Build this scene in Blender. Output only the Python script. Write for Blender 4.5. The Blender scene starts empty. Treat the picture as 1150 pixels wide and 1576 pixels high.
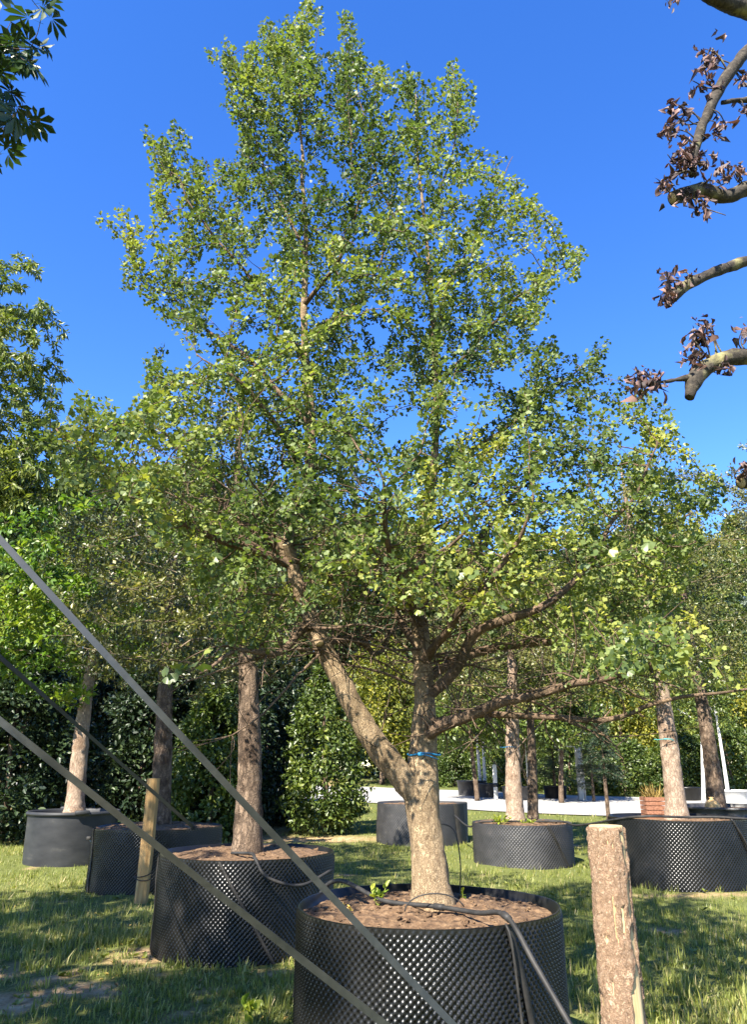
import bpy, math
import numpy as np
from mathutils import Vector, Matrix

# ------------------------------------------------------------------ camera, world, sun, exposure
scene = bpy.context.scene
COL = scene.collection
PITCH = math.radians(18.9)
FPX = 1146.0                      # focal length in pixels of the 1150x1576 photograph
CAMZ = 1.6
cam_d = bpy.data.cameras.new('camera')
cam_d.sensor_fit = 'VERTICAL'
cam_d.sensor_height = 36.0
cam_d.lens = FPX / 1576.0 * 36.0
cam_d.clip_start = 0.05
cam_d.clip_end = 2000
cam = bpy.data.objects.new('camera', cam_d)
COL.objects.link(cam)
cam.location = (0, 0, CAMZ)
cam.rotation_euler = (math.radians(90) + PITCH, 0, 0)
scene.camera = cam

SUN_EL = math.radians(45)
SUN_AZ = math.radians(-151)       # from +Y, clockwise seen from above: behind the camera, to its left
SUN_DIR = Vector((math.sin(SUN_AZ) * math.cos(SUN_EL), math.cos(SUN_AZ) * math.cos(SUN_EL), math.sin(SUN_EL)))
world = bpy.data.worlds.new('World')
scene.world = world
world.use_nodes = True
wn = world.node_tree
wn.nodes.clear()
sky = wn.nodes.new('ShaderNodeTexSky')
sky.sky_type = 'NISHITA'
sky.sun_disc = False
sky.sun_elevation = SUN_EL
sky.sun_rotation = SUN_AZ
sky.altitude = 300
sky.air_density = 1.0
sky.dust_density = 0.15
sky.ozone_density = 3.0
hs = wn.nodes.new('ShaderNodeHueSaturation')
hs.inputs['Saturation'].default_value = 1.3
hs.inputs['Hue'].default_value = 0.515
bg = wn.nodes.new('ShaderNodeBackground')
bg.inputs['Strength'].default_value = 0.10
wo = wn.nodes.new('ShaderNodeOutputWorld')
wn.links.new(sky.outputs[0], hs.inputs['Color'])
wn.links.new(hs.outputs[0], bg.inputs[0])
wn.links.new(bg.outputs[0], wo.inputs[0])

sun_d = bpy.data.lights.new('sun', 'SUN')
sun_d.energy = 5.0
sun_d.angle = math.radians(0.53)
sun_d.color = (1.0, 0.93, 0.81)
sun = bpy.data.objects.new('sun', sun_d)
COL.objects.link(sun)
sun.location = (-6, -6, 12)
sun.rotation_euler = SUN_DIR.to_track_quat('Z', 'Y').to_euler()

scene.view_settings.view_transform = 'Standard'
scene.view_settings.look = 'None'
scene.view_settings.exposure = 2.0
scene.view_settings.gamma = 1
scene.view_settings.use_curve_mapping = False
scene.render.engine = 'CYCLES'
scene.cycles.max_bounces = 7
scene.cycles.diffuse_bounces = 3
scene.cycles.glossy_bounces = 2
scene.cycles.transmission_bounces = 4
scene.cycles.transparent_max_bounces = 4
scene.cycles.use_denoising = True
scene.cycles.sample_clamp_indirect = 6

# ------------------------------------------------------------------ helpers
rng = np.random.default_rng(11)
SP, CP = math.sin(PITCH), math.cos(PITCH)

def at(px, py, Y):
    """world point in the direction of a photograph pixel, Y metres in front of the camera"""
    u, v = (px - 575) / FPX, (788 - py) / FPX
    k = Y / (CP - SP * v)
    return np.array((u * k, Y, CAMZ + (SP + CP * v) * k))

def gz(x, y):
    y = np.asarray(y, float)
    t = np.maximum(y - 17.0, 0)
    return 0.028 * t * t / (t + 1.2) + 0 * np.asarray(x, float)

def on_ground(px, Y):
    d = Y * CP - (CAMZ - float(gz(0, Y))) * SP
    return np.array(((px - 575) / FPX * d, Y, float(gz(0, Y))))

def _h(i, j, k, seed):
    n = (i.astype(np.int64) * 73856093 ^ j.astype(np.int64) * 19349663 ^ k.astype(np.int64) * 83492791 ^ (seed * 2654435)) & 0xffffffff
    n = (n ^ (n >> 13)) * 1274126177 & 0xffffffff
    n = (n ^ (n >> 16)) * 2246822519 & 0xffffffff
    n = n ^ (n >> 13)
    return (n & 0xffff) / 65535.0

def vnoise(p, seed=0):
    p = np.asarray(p, float)
    i = np.floor(p).astype(np.int64)
    f = p - i
    f = f * f * (3 - 2 * f)
    out = 0
    for a in (0, 1):
        wa = f[..., 0] if a else 1 - f[..., 0]
        for b in (0, 1):
            wb = f[..., 1] if b else 1 - f[..., 1]
            for c in (0, 1):
                wc = f[..., 2] if c else 1 - f[..., 2]
                out = out + wa * wb * wc * _h(i[..., 0] + a, i[..., 1] + b, i[..., 2] + c, seed)
    return out

def fbm(p, seed=0, o=3):
    s, a, t = 0, 1.0, 0
    p = np.asarray(p, float)
    for k in range(o):
        s = s + a * vnoise(p * 2 ** k, seed + k)
        t += a
        a *= 0.5
    return s / t

def norm(v):
    return v / np.maximum(np.linalg.norm(v, axis=-1, keepdims=True), 1e-9)

class MB:
    """collects geometry for ONE mesh object"""
    def __init__(s):
        s.v, s.f3, s.f4, s.t, s.n = [], [], [], [], 0
    def add(s, v, tris=None, quads=None, tint=0.5):
        v = np.asarray(v, float).reshape(-1, 3)
        if tris is not None and len(tris): s.f3.append(np.asarray(tris, np.int64).reshape(-1, 3) + s.n)
        if quads is not None and len(quads): s.f4.append(np.asarray(quads, np.int64).reshape(-1, 4) + s.n)
        s.v.append(v)
        s.t.append(np.broadcast_to(np.asarray(tint, float), (len(v),)))
        s.n += len(v)
        return s
    def mesh(s, name, mat=None, smooth=True):
        me = bpy.data.meshes.new(name)
        if s.n:
            v = np.concatenate(s.v)
            f3 = np.concatenate(s.f3) if s.f3 else np.zeros((0, 3), np.int64)
            f4 = np.concatenate(s.f4) if s.f4 else np.zeros((0, 4), np.int64)
            me.vertices.add(len(v))
            me.vertices.foreach_set('co', v.astype(np.float32).ravel())
            li = np.concatenate([f3.ravel(), f4.ravel()]).astype(np.int32)
            me.loops.add(len(li))
            me.loops.foreach_set('vertex_index', li)
            ls = np.concatenate([np.arange(len(f3)) * 3, len(f3) * 3 + np.arange(len(f4)) * 4]).astype(np.int32)
            me.polygons.add(len(ls))
            me.polygons.foreach_set('loop_start', ls)
            me.polygons.foreach_set('use_smooth', np.full(len(ls), bool(smooth)))
            a = me.attributes.new('tint', 'FLOAT', 'POINT')
            a.data.foreach_set('value', np.concatenate(s.t).astype(np.float32))
            me.update(calc_edges=True)
            me.validate()
        if mat: me.materials.append(mat)
        return me
    def build(s, name, mat, parent=None, smooth=True, kind=None):
        return link(name, s.mesh(name, mat, smooth), parent, kind)

def link(name, me, parent=None, kind=None):
    o = bpy.data.objects.new(name, me)
    COL.objects.link(o)
    if parent is not None: o.parent = parent
    if kind: o['kind'] = kind
    return o

def tag(o, label=None, cat=None, group=None, kind=None):
    if label: o['label'] = label
    if cat: o['category'] = cat
    if group: o['group'] = group
    if kind: o['kind'] = kind
    return o

def thing(name, label, cat, loc=(0, 0, 0), group=None, rz=0):
    o = bpy.data.objects.new(name, None)
    COL.objects.link(o)
    o.location = [float(a) for a in loc]
    o.rotation_euler = (0, 0, rz)
    o.empty_display_size = 0.2
    return tag(o, label, cat, group)

def copy_tree(o, parent=None):
    c = o.copy()
    COL.objects.link(c)
    c.parent = parent
    for ch in list(o.children):
        copy_tree(ch, c)
    return c

def frames(P):
    P = np.asarray(P, float)
    T = np.gradient(P, axis=0) if len(P) > 1 else np.array([[0, 0, 1.]])
    T = norm(T)
    ref = np.array((1., 0, 0)) if abs(T[0][0]) < 0.8 else np.array((0, 1., 0))
    A = np.zeros_like(P)
    a = ref - T[0] * ref.dot(T[0])
    a /= np.linalg.norm(a)
    A[0] = a
    for i in range(1, len(P)):
        a = a - T[i] * a.dot(T[i])
        l = np.linalg.norm(a)
        a = a / l if l > 1e-6 else A[i - 1]
        A[i] = a
    return T, A, np.cross(T, A)

def tube(P, R, sides=6, cap=True, disp=None, tint=0.5):
    """verts, tris, quads of a tapered tube; disp(points, angle) gives a factor on the radius"""
    P = np.asarray(P, float)
    R = np.broadcast_to(np.asarray(R, float), (len(P),))
    T, A, B = frames(P)
    th = np.arange(sides) * 2 * math.pi / sides
    d = A[:, None] * np.cos(th)[None, :, None] + B[:, None] * np.sin(th)[None, :, None]
    r = R[:, None]
    v = P[:, None] + d * r[..., None]
    if disp is not None:
        v = P[:, None] + d * (r + disp(v, th[None, :] + 0 * r))[..., None]
    n = len(P)
    i = np.arange(n - 1)[:, None] * sides
    j = np.arange(sides)[None, :]
    k = (j + 1) % sides
    q = np.stack([i + j, i + k, i + sides + k, i + sides + j], -1).reshape(-1, 4)
    v = v.reshape(-1, 3)
    tris = []
    if cap:
        v = np.concatenate([v, P[:1], P[-1:]])
        c0, c1, b = n * sides, n * sides + 1, (n - 1) * sides
        jj = np.arange(sides)
        kk = (jj + 1) % sides
        tris = np.concatenate([np.stack([np.full(sides, c0), kk, jj], -1), np.stack([np.full(sides, c1), b + jj, b + kk], -1)])
    return v, tris, q

def spline(P, R=None, step=0.05):
    """Catmull-Rom resampling of a polyline (and of radii along it)"""
    P = np.asarray(P, float)
    n = len(P)
    X = np.concatenate([2 * P[:1] - P[1:2], P, 2 * P[-1:] - P[-2:-1]])
    out, rr = [], []
    for i in range(n - 1):
        p0, p1, p2, p3 = X[i], X[i + 1], X[i + 2], X[i + 3]
        m = max(1, int(math.ceil(np.linalg.norm(p2 - p1) / step)))
        t = (np.arange(m) / m)[:, None]
        out.append(0.5 * (2 * p1 + (p2 - p0) * t + (2 * p0 - 5 * p1 + 4 * p2 - p3) * t * t + (3 * p1 - p0 - 3 * p2 + p3) * t ** 3))
        if R is not None: rr.append(R[i] + (R[i + 1] - R[i]) * t[:, 0])
    out.append(P[-1:])
    if R is None: return np.concatenate(out)
    rr.append(np.array([R[-1]]))
    return np.concatenate(out), np.concatenate(rr)

def box(sx, sy, sz, c=(0, 0, 0), bev=0.0):
    x, y, z = sx / 2, sy / 2, sz / 2
    if bev <= 0:
        v = np.array([(a * x, b * y, d * z) for d in (-1, 1) for a, b in ((-1, -1), (1, -1), (1, 1), (-1, 1))])
        q = [(0, 3, 2, 1), (4, 5, 6, 7), (0, 1, 5, 4), (1, 2, 6, 5), (2, 3, 7, 6), (3, 0, 4, 7)]
        return v + np.array(c), None, q
    ring = [(-x + bev, -y), (x - bev, -y), (x, -y + bev), (x, y - bev), (x - bev, y), (-x + bev, y), (-x, y - bev), (-x, -y + bev)]
    v, q = [], []
    for zz, s in ((-z, 1 - bev / max(x, y)), (-z + bev, 1), (z - bev, 1), (z, 1 - bev / max(x, y))):
        v += [(a * s, b * s, zz) for a, b in ring]
    for L in range(3):
        for i in range(8): q.append((L * 8 + i, L * 8 + (i + 1) % 8, L * 8 + 8 + (i + 1) % 8, L * 8 + 8 + i))
    v += [(0, 0, -z), (0, 0, z)]
    t = [(32, (i + 1) % 8, i) for i in range(8)] + [(33, 24 + i, 24 + (i + 1) % 8) for i in range(8)]
    return np.array(v) + np.array(c), t, q

# ------------------------------------------------------------------ materials
def new_mat(name):
    m = bpy.data.materials.new(name)
    m.use_nodes = True
    nt = m.node_tree
    nt.nodes.clear()
    out = nt.nodes.new('ShaderNodeOutputMaterial')
    return m, nt, out

def nd(nt, t, **kw):
    n = nt.nodes.new(t)
    for k, v in kw.items():
        if k in n.inputs: n.inputs[k].default_value = v
        else: setattr(n, k, v)
    return n

ALB = 0.79      # all albedos are lowered together
def ramp(nt, stops):
    r = nt.nodes.new('ShaderNodeValToRGB')
    e = r.color_ramp.elements
    while len(e) < len(stops): e.new(0.5)
    for el, (p, c) in zip(e, stops):
        el.position = p
        el.color = (*[q * ALB for q in c], 1)
    return r

def leaf_mat(name, stops, rough=0.42, transl=0.4, tcol=(1.25, 1.35, 0.55), spec=0.5, single=False):
    m, nt, out = new_mat(name)
    if single:
        src = nd(nt, 'ShaderNodeObjectInfo').outputs['Random']
    else:
        src = nd(nt, 'ShaderNodeAttribute', attribute_name='tint').outputs['Fac']
    r = ramp(nt, stops)
    nt.links.new(src, r.inputs[0])
    p = nd(nt, 'ShaderNodeBsdfPrincipled', Roughness=rough)
    p.inputs['Specular IOR Level'].default_value = spec
    nt.links.new(r.outputs[0], p.inputs['Base Color'])
    mul = nd(nt, 'ShaderNodeMix', data_type='RGBA', blend_type='MULTIPLY')
    mul.inputs[0].default_value = 1
    mul.clamp_result = False
    nt.links.new(r.outputs[0], mul.inputs[6])
    mul.inputs[7].default_value = (*tcol, 1)
    tr = nd(nt, 'ShaderNodeBsdfTranslucent')
    nt.links.new(mul.outputs[2], tr.inputs[0])
    mx = nd(nt, 'ShaderNodeMixShader')
    mx.inputs[0].default_value = transl
    nt.links.new(p.outputs[0], mx.inputs[1])
    nt.links.new(tr.outputs[0], mx.inputs[2])
    nt.links.new(mx.outputs[0], out.inputs[0])
    return m

def noise_mat(name, stops, scale=(8, 8, 8), rough=0.8, bump=0.4, bdist=0.01, detail=6, coord='Object', spec=0.3, second=None, bscale=None):
    """colour from stretched noise through a ramp, optional second patchy colour, bump from the same grain"""
    m, nt, out = new_mat(name)
    tc = nd(nt, 'ShaderNodeTexCoord')
    mp = nd(nt, 'ShaderNodeMapping')
    mp.inputs['Scale'].default_value = scale
    nt.links.new(tc.outputs[coord], mp.inputs[0])
    nz = nd(nt, 'ShaderNodeTexNoise', Scale=1.0, Detail=detail, Roughness=0.62)
    nt.links.new(mp.outputs[0], nz.inputs['Vector'])
    r = ramp(nt, stops)
    nt.links.new(nz.outputs[0], r.inputs[0])
    col = r.outputs[0]
    if second:
        c2, s2, lo, hi = second
        n2 = nd(nt, 'ShaderNodeTexNoise', Scale=s2, Detail=4)
        nt.links.new(tc.outputs[coord], n2.inputs['Vector'])
        mr = nd(nt, 'ShaderNodeMapRange')
        mr.inputs[1].default_value = lo
        mr.inputs[2].default_value = hi
        nt.links.new(n2.outputs[0], mr.inputs[0])
        mx = nd(nt, 'ShaderNodeMix', data_type='RGBA')
        nt.links.new(mr.outputs[0], mx.inputs[0])
        nt.links.new(col, mx.inputs[6])
        mx.inputs[7].default_value = (*c2, 1)
        col = mx.outputs[2]
    p = nd(nt, 'ShaderNodeBsdfPrincipled', Roughness=rough)
    p.inputs['Specular IOR Level'].default_value = spec
    nt.links.new(col, p.inputs['Base Color'])
    if bump:
        b = nd(nt, 'ShaderNodeBump', Strength=bump, Distance=bdist)
        hsrc = nz.outputs[0]
        if bscale:
            n3 = nd(nt, 'ShaderNodeTexNoise', Scale=bscale, Detail=5)
            nt.links.new(tc.outputs[coord], n3.inputs['Vector'])
            hsrc = n3.outputs[0]
        nt.links.new(hsrc, b.inputs['Height'])
        nt.links.new(b.outputs[0], p.inputs['Normal'])
    nt.links.new(p.outputs[0], out.inputs[0])
    return m

M = {}
GK = [(0.0, (0.035, 0.062, 0.026)), (0.35, (0.112, 0.162, 0.05)), (0.7, (0.222, 0.275, 0.075)), (1.0, (0.38, 0.38, 0.07))]
M['ginkgo'] = leaf_mat('ginkgo_leaf', GK, 0.5, 0.38, spec=0.3)
M['ginkgo_one'] = leaf_mat('ginkgo_leaf_single', GK[1:], 0.4, 0.42, single=True)
M['leaf_olive'] = leaf_mat('olive_leaf', [(0, (0.04, 0.055, 0.018)), (0.45, (0.12, 0.135, 0.035)), (1, (0.30, 0.27, 0.08))], 0.4, 0.3)
M['leaf_mid'] = leaf_mat('mid_leaf', [(0, (0.045, 0.075, 0.018)), (0.5, (0.11, 0.16, 0.03)), (1, (0.24, 0.27, 0.05))], 0.42, 0.36)
M['leaf_fresh'] = leaf_mat('fresh_leaf', [(0, (0.06, 0.12, 0.02)), (0.5, (0.12, 0.22, 0.03)), (1, (0.26, 0.32, 0.04))], 0.45, 0.42)
M['leaf_yellow'] = leaf_mat('yellow_leaf', [(0, (0.08, 0.11, 0.016)), (0.5, (0.18, 0.20, 0.025)), (1, (0.36, 0.32, 0.04))], 0.5, 0.42)
M['leaf_dark'] = leaf_mat('dark_leaf', [(0, (0.012, 0.026, 0.012)), (0.6, (0.028, 0.05, 0.02)), (1, (0.06, 0.09, 0.03))], 0.42, 0.16, spec=0.35)
M['leaf_chestnut'] = leaf_mat('chestnut_leaf', [(0, (0.02, 0.045, 0.014)), (1, (0.05, 0.09, 0.02))], 0.4, 0.25)
M['leaf_silver'] = leaf_mat('silver_leaf', [(0, (0.08, 0.11, 0.08)), (1, (0.22, 0.26, 0.2))], 0.5, 0.25, tcol=(1, 1.1, .9))
M['leaf_far'] = leaf_mat('far_leaf', [(0, (0.03, 0.055, 0.022)), (0.5, (0.065, 0.10, 0.032)), (1, (0.14, 0.17, 0.045))], 0.55, 0.3)
M['leaf_spruce'] = leaf_mat('conifer_leaf', [(0, (0.02, 0.045, 0.025)), (1, (0.07, 0.11, 0.05))], 0.5, 0.15)
M['withered'] = leaf_mat('withered_leaf', [(0, (0.035, 0.02, 0.019)), (0.55, (0.11, 0.06, 0.055)), (1, (0.32, 0.2, 0.16))], 0.6, 0.2, tcol=(1.2, .9, .7), single=True)
M['withered_mass'] = leaf_mat('withered_leaves', [(0, (0.03, 0.018, 0.017)), (0.55, (0.09, 0.05, 0.045)), (1, (0.28, 0.17, 0.14))], 0.6, 0.2, tcol=(1.2, .9, .7))
M['grass'] = leaf_mat('grass_blade', [(0, (0.075, 0.095, 0.02)), (0.4, (0.20, 0.24, 0.045)), (0.75, (0.34, 0.35, 0.085)), (1, (0.56, 0.46, 0.22))], 0.5, 0.38, tcol=(1.2, 1.25, .5))
M['bark_pollard'] = noise_mat('pollard_bark', [(0.3, (0.018, 0.015, 0.012)), (0.55, (0.055, 0.045, 0.034)), (0.75, (0.13, 0.11, 0.075))], (30, 30, 30), 0.9, 0.8, 0.012, second=((0.22, 0.20, 0.09), 7.0, 0.58, 0.74))
M['bark_birch'] = noise_mat('birch_bark', [(0.32, (0.12, 0.11, 0.10)), (0.42, (0.62, 0.60, 0.56)), (0.7, (0.8, 0.78, 0.74))], (2, 2, 7), 0.7, 0.3, 0.005)
M['twig'] = noise_mat('twig_bark', [(0.3, (0.10, 0.075, 0.05)), (0.7, (0.22, 0.17, 0.11))], (20, 20, 20), 0.85, 0)
M['cut'] = noise_mat('cut_wood', [(0.3, (0.36, 0.26, 0.14)), (0.7, (0.58, 0.46, 0.28))], (30, 30, 30), 0.8, 0.4, 0.004)
M['soil'] = noise_mat('soil', [(0.25, (0.048, 0.029, 0.017)), (0.5, (0.145, 0.086, 0.046)), (0.75, (0.30, 0.195, 0.11))], (22, 22, 22), 0.95, 1.0, 0.03)
M['plastic'] = noise_mat('black_plastic', [(0.3, (0.006, 0.006, 0.006)), (0.6, (0.011, 0.011, 0.011)), (0.8, (0.028, 0.025, 0.022))], (5, 5, 5), 0.33, 0.12, 0.002, spec=0.42, bscale=40)
M['plastic_dusty'] = noise_mat('dusty_black_plastic', [(0.3, (0.025, 0.025, 0.027)), (0.6, (0.048, 0.047, 0.048)), (0.8, (0.11, 0.1, 0.09))], (4, 4, 6), 0.5, 0.1, 0.002, spec=0.5, bscale=40)
M['tub'] = noise_mat('dark_tub_plastic', [(0.3, (0.018, 0.019, 0.021)), (0.6, (0.034, 0.035, 0.037)), (0.8, (0.085, 0.08, 0.07))], (2.5, 2.5, 6), 0.55, 0.1, 0.003)
M['rubber'] = noise_mat('hose_rubber', [(0.3, (0.012, 0.012, 0.012)), (0.7, (0.045, 0.042, 0.038))], (12, 12, 12), 0.62, 0.1, 0.002)
M['strap'] = noise_mat('webbing', [(0.3, (0.014, 0.016, 0.015)), (0.7, (0.030, 0.032, 0.029))], (30, 30, 30), 0.42, 0, spec=.6)
M['rope'] = noise_mat('rope', [(0.3, (0.26, 0.27, 0.27)), (0.7, (0.42, 0.43, 0.42))], (60, 60, 60), 0.7, 0)
M['post_wood'] = noise_mat('spruce_wood', [(0.3, (0.42, 0.27, 0.12)), (0.5, (0.60, 0.42, 0.21)), (0.72, (0.72, 0.56, 0.34))], (30, 30, 2.2), 0.7, 0.35, 0.004)
M['stake'] = noise_mat('stake_wood', [(0.3, (0.34, 0.19, 0.07)), (0.6, (0.56, 0.35, 0.14)), (0.8, (0.64, 0.46, 0.24))], (24, 24, 3), 0.75, 0.4, 0.004)
M['blue'] = noise_mat('blue_tie', [(0.3, (0.01, 0.11, 0.26)), (0.7, (0.03, 0.27, 0.5))], (60, 60, 60), 0.45, 0)
M['teal'] = noise_mat('teal_tie', [(0.3, (0.03, 0.26, 0.27)), (0.7, (0.1, 0.45, 0.43))], (60, 60, 60), 0.5, 0)
M['gravel'] = noise_mat('gravel', [(0.3, (0.27, 0.265, 0.26)), (0.6, (0.38, 0.375, 0.365)), (0.8, (0.46, 0.455, 0.44))], (3, 3, 3), 0.95, 0.6, 0.03, bscale=25, coord='Object', second=((0.27, 0.25, 0.205), 0.35, 0.45, 0.7))
M['white'] = noise_mat('white_paint', [(0.3, (0.55, 0.54, 0.50)), (0.7, (0.76, 0.75, 0.72))], (6, 6, 3), 0.6, 0.2, 0.004)
M['steel'] = noise_mat('galvanised', [(0.3, (0.42, 0.43, 0.44)), (0.7, (0.56, 0.57, 0.58))], (20, 20, 4), 0.45, 0)
M['terracotta'] = noise_mat('brown_planter', [(0.3, (0.14, 0.06, 0.035)), (0.7, (0.36, 0.17, 0.10))], (24, 24, 24), 0.85, 0.6, 0.01)
M['sack'] = noise_mat('ochre_sack', [(0.3, (0.36, 0.22, 0.08)), (0.7, (0.6, 0.42, 0.2))], (20, 20, 20), 0.8, 0.5, 0.01)
M['sprout'] = leaf_mat('sprout_leaf', [(0, (0.16, 0.26, 0.03)), (1, (0.42, 0.44, 0.05))], 0.5, 0.4)
M['dead'] = leaf_mat('dry_leaf', [(0, (0.30, 0.20, 0.07)), (1, (0.62, 0.46, 0.10))], 0.6, 0.3, tcol=(1.1, 1, .6))

def crack_mat(name, stops, vscale, crack, cw=0.10, rough=0.9, bdist=0.012, patch=None, warp=2.5, cs=0.45):
    """bark plates: stretched cells parted by dark fissures, fine grain on the plates"""
    m, nt, out = new_mat(name)
    tc = nd(nt, 'ShaderNodeTexCoord')
    wz = nd(nt, 'ShaderNodeTexNoise', Scale=22.0, Detail=4, Roughness=0.7)
    nt.links.new(tc.outputs['Object'], wz.inputs['Vector'])
    ad = nd(nt, 'ShaderNodeMix', data_type='RGBA', blend_type='LINEAR_LIGHT')
    ad.inputs[0].default_value = 0.02 * warp
    nt.links.new(tc.outputs['Object'], ad.inputs[6])
    nt.links.new(wz.outputs[1], ad.inputs[7])
    mp = nd(nt, 'ShaderNodeMapping')
    mp.inputs['Scale'].default_value = vscale
    nt.links.new(ad.outputs[2], mp.inputs[0])
    vo = nd(nt, 'ShaderNodeTexVoronoi', feature='DISTANCE_TO_EDGE', Scale=1.0)
    nt.links.new(mp.outputs[0], vo.inputs['Vector'])
    vc = nd(nt, 'ShaderNodeTexVoronoi', feature='F1', Scale=1.0)
    nt.links.new(mp.outputs[0], vc.inputs['Vector'])
    nz = nd(nt, 'ShaderNodeTexNoise', Scale=1.1, Detail=8, Roughness=0.72)
    nt.links.new(mp.outputs[0], nz.inputs['Vector'])
    mixv = nd(nt, 'ShaderNodeMix', data_type='RGBA')
    mixv.inputs[0].default_value = 0.10
    nt.links.new(nz.outputs[0], mixv.inputs[6])
    nt.links.new(vc.outputs['Color'], mixv.inputs[7])
    r = ramp(nt, stops)
    nt.links.new(mixv.outputs[2], r.inputs[0])
    mr = nd(nt, 'ShaderNodeMapRange')
    mr.inputs[1].default_value = 0.0
    mr.inputs[2].default_value = cw
    mr.inputs[3].default_value = 1 - cs
    nt.links.new(vo.outputs['Distance'], mr.inputs[0])
    mx = nd(nt, 'ShaderNodeMix', data_type='RGBA')
    nt.links.new(mr.outputs[0], mx.inputs[0])
    mx.inputs[6].default_value = (*crack, 1)
    nt.links.new(r.outputs[0], mx.inputs[7])
    col = mx.outputs[2]
    if patch:
        c2, s2, lo, hi = patch
        n2 = nd(nt, 'ShaderNodeTexNoise', Scale=s2, Detail=4)
        nt.links.new(tc.outputs['Object'], n2.inputs['Vector'])
        m2 = nd(nt, 'ShaderNodeMapRange')
        m2.inputs[1].default_value = lo
        m2.inputs[2].default_value = hi
        nt.links.new(n2.outputs[0], m2.inputs[0])
        x2 = nd(nt, 'ShaderNodeMix', data_type='RGBA', blend_type='MULTIPLY')
        nt.links.new(m2.outputs[0], x2.inputs[0])
        nt.links.new(col, x2.inputs[6])
        x2.inputs[7].default_value = (*c2, 1)
        col = x2.outputs[2]
    p = nd(nt, 'ShaderNodeBsdfPrincipled', Roughness=rough)
    p.inputs['Specular IOR Level'].default_value = 0.25
    nt.links.new(col, p.inputs['Base Color'])
    sm = nd(nt, 'ShaderNodeMath', operation='MULTIPLY_ADD')
    nt.links.new(nz.outputs[0], sm.inputs[0])
    sm.inputs[1].default_value = 0.5
    nt.links.new(mr.outputs[0], sm.inputs[2])
    b = nd(nt, 'ShaderNodeBump', Strength=1.0, Distance=bdist)
    nt.links.new(sm.outputs[0], b.inputs['Height'])
    nt.links.new(b.outputs[0], p.inputs['Normal'])
    nt.links.new(p.outputs[0], out.inputs[0])
    return m
M['bark_main'] = crack_mat('ginkgo_bark', [(0.34, (0.15, 0.095, 0.055)), (0.46, (0.33, 0.235, 0.135)), (0.6, (0.46, 0.345, 0.21))], (62, 62, 11), (0.10, 0.065, 0.04), 0.2, bdist=.008, patch=((.62, .60, .55), 3.5, .5, .7))
M['bark_limb'] = crack_mat('limb_bark', [(0.3, (0.085, 0.056, 0.036)), (0.5, (0.165, 0.11, 0.07)), (0.7, (0.29, 0.20, 0.125))], (40, 40, 40), (0.06, 0.04, 0.028), 0.12, bdist=.006, patch=((.6, .62, .55), 4, .5, .65))
M['bark_brown'] = crack_mat('brown_bark', [(0.3, (0.09, 0.062, 0.042)), (0.5, (0.20, 0.14, 0.095)), (0.7, (0.37, 0.27, 0.19))], (24, 24, 8), (0.045, 0.032, 0.024), 0.2, bdist=.02, patch=((.45, .42, .4), 5, .48, .6))
M['bark_pale'] = crack_mat('pale_bark', [(0.3, (0.22, 0.15, 0.105)), (0.5, (0.36, 0.265, 0.19)), (0.7, (0.47, 0.37, 0.28))], (26, 26, 9), (0.13, 0.09, 0.065), 0.12, bdist=.01, patch=((.62, .55, .5), 4, .5, .65))
M['post_bark'] = crack_mat('spruce_bark', [(0.32, (0.12, 0.072, 0.040)), (0.42, (0.28, 0.175, 0.105)), (0.52, (0.40, 0.265, 0.165)), (0.64, (0.55, 0.42, 0.29))], (80, 80, 38), (0.16, 0.09, 0.06), 0.2, bdist=.008, cs=.4)

def ground_mat():
    m, nt, out = new_mat('ground_soil_and_turf')
    at_ = nd(nt, 'ShaderNodeAttribute', attribute_name='tint')
    tc = nd(nt, 'ShaderNodeTexCoord')
    n1 = nd(nt, 'ShaderNodeTexNoise', Scale=7.0, Detail=8, Roughness=0.7)
    nt.links.new(tc.outputs['Object'], n1.inputs['Vector'])
    n2 = nd(nt, 'ShaderNodeTexNoise', Scale=45.0, Detail=4)
    nt.links.new(tc.outputs['Object'], n2.inputs['Vector'])
    r1 = ramp(nt, [(0.3, (0.17, 0.105, 0.05)), (0.48, (0.37, 0.25, 0.13)), (0.68, (0.54, 0.40, 0.23))])
    nt.links.new(n1.outputs[0], r1.inputs[0])
    r2 = ramp(nt, [(0.3, (0.07, 0.085, 0.022)), (0.55, (0.13, 0.15, 0.04)), (0.8, (0.24, 0.22, 0.08))])
    nt.links.new(n2.outputs[0], r2.inputs[0])
    mx = nd(nt, 'ShaderNodeMix', data_type='RGBA')
    nt.links.new(at_.outputs['Fac'], mx.inputs[0])
    nt.links.new(r1.outputs[0], mx.inputs[6])
    nt.links.new(r2.outputs[0], mx.inputs[7])
    p = nd(nt, 'ShaderNodeBsdfPrincipled', Roughness=0.95)
    p.inputs['Specular IOR Level'].default_value = 0.15
    nt.links.new(mx.outputs[2], p.inputs['Base Color'])
    b = nd(nt, 'ShaderNodeBump', Strength=0.8, Distance=0.02)
    nt.links.new(n2.outputs[0], b.inputs['Height'])
    nt.links.new(b.outputs[0], p.inputs['Normal'])
    nt.links.new(p.outputs[0], out.inputs[0])
    return m
M['ground'] = ground_mat()

# ------------------------------------------------------------------ layout of the containers: x, y, radius, height
POTS = dict(main=(0.305, 4.65, 0.725, 0.88), near=(-1.24, 8.0, 0.83, 0.82), staked=(-3.12, 11.7, 0.90, 0.79), tub=(-5.42, 14.5, 0.77, 0.86),
            far=(1.10, 18.2, 1.02, 0.82), mid=(2.65, 14.4, 0.87, 0.67), right=(4.56, 12.1, 0.97, 0.89), edge=(7.35, 16.4, 1.08, 0.85))

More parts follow.
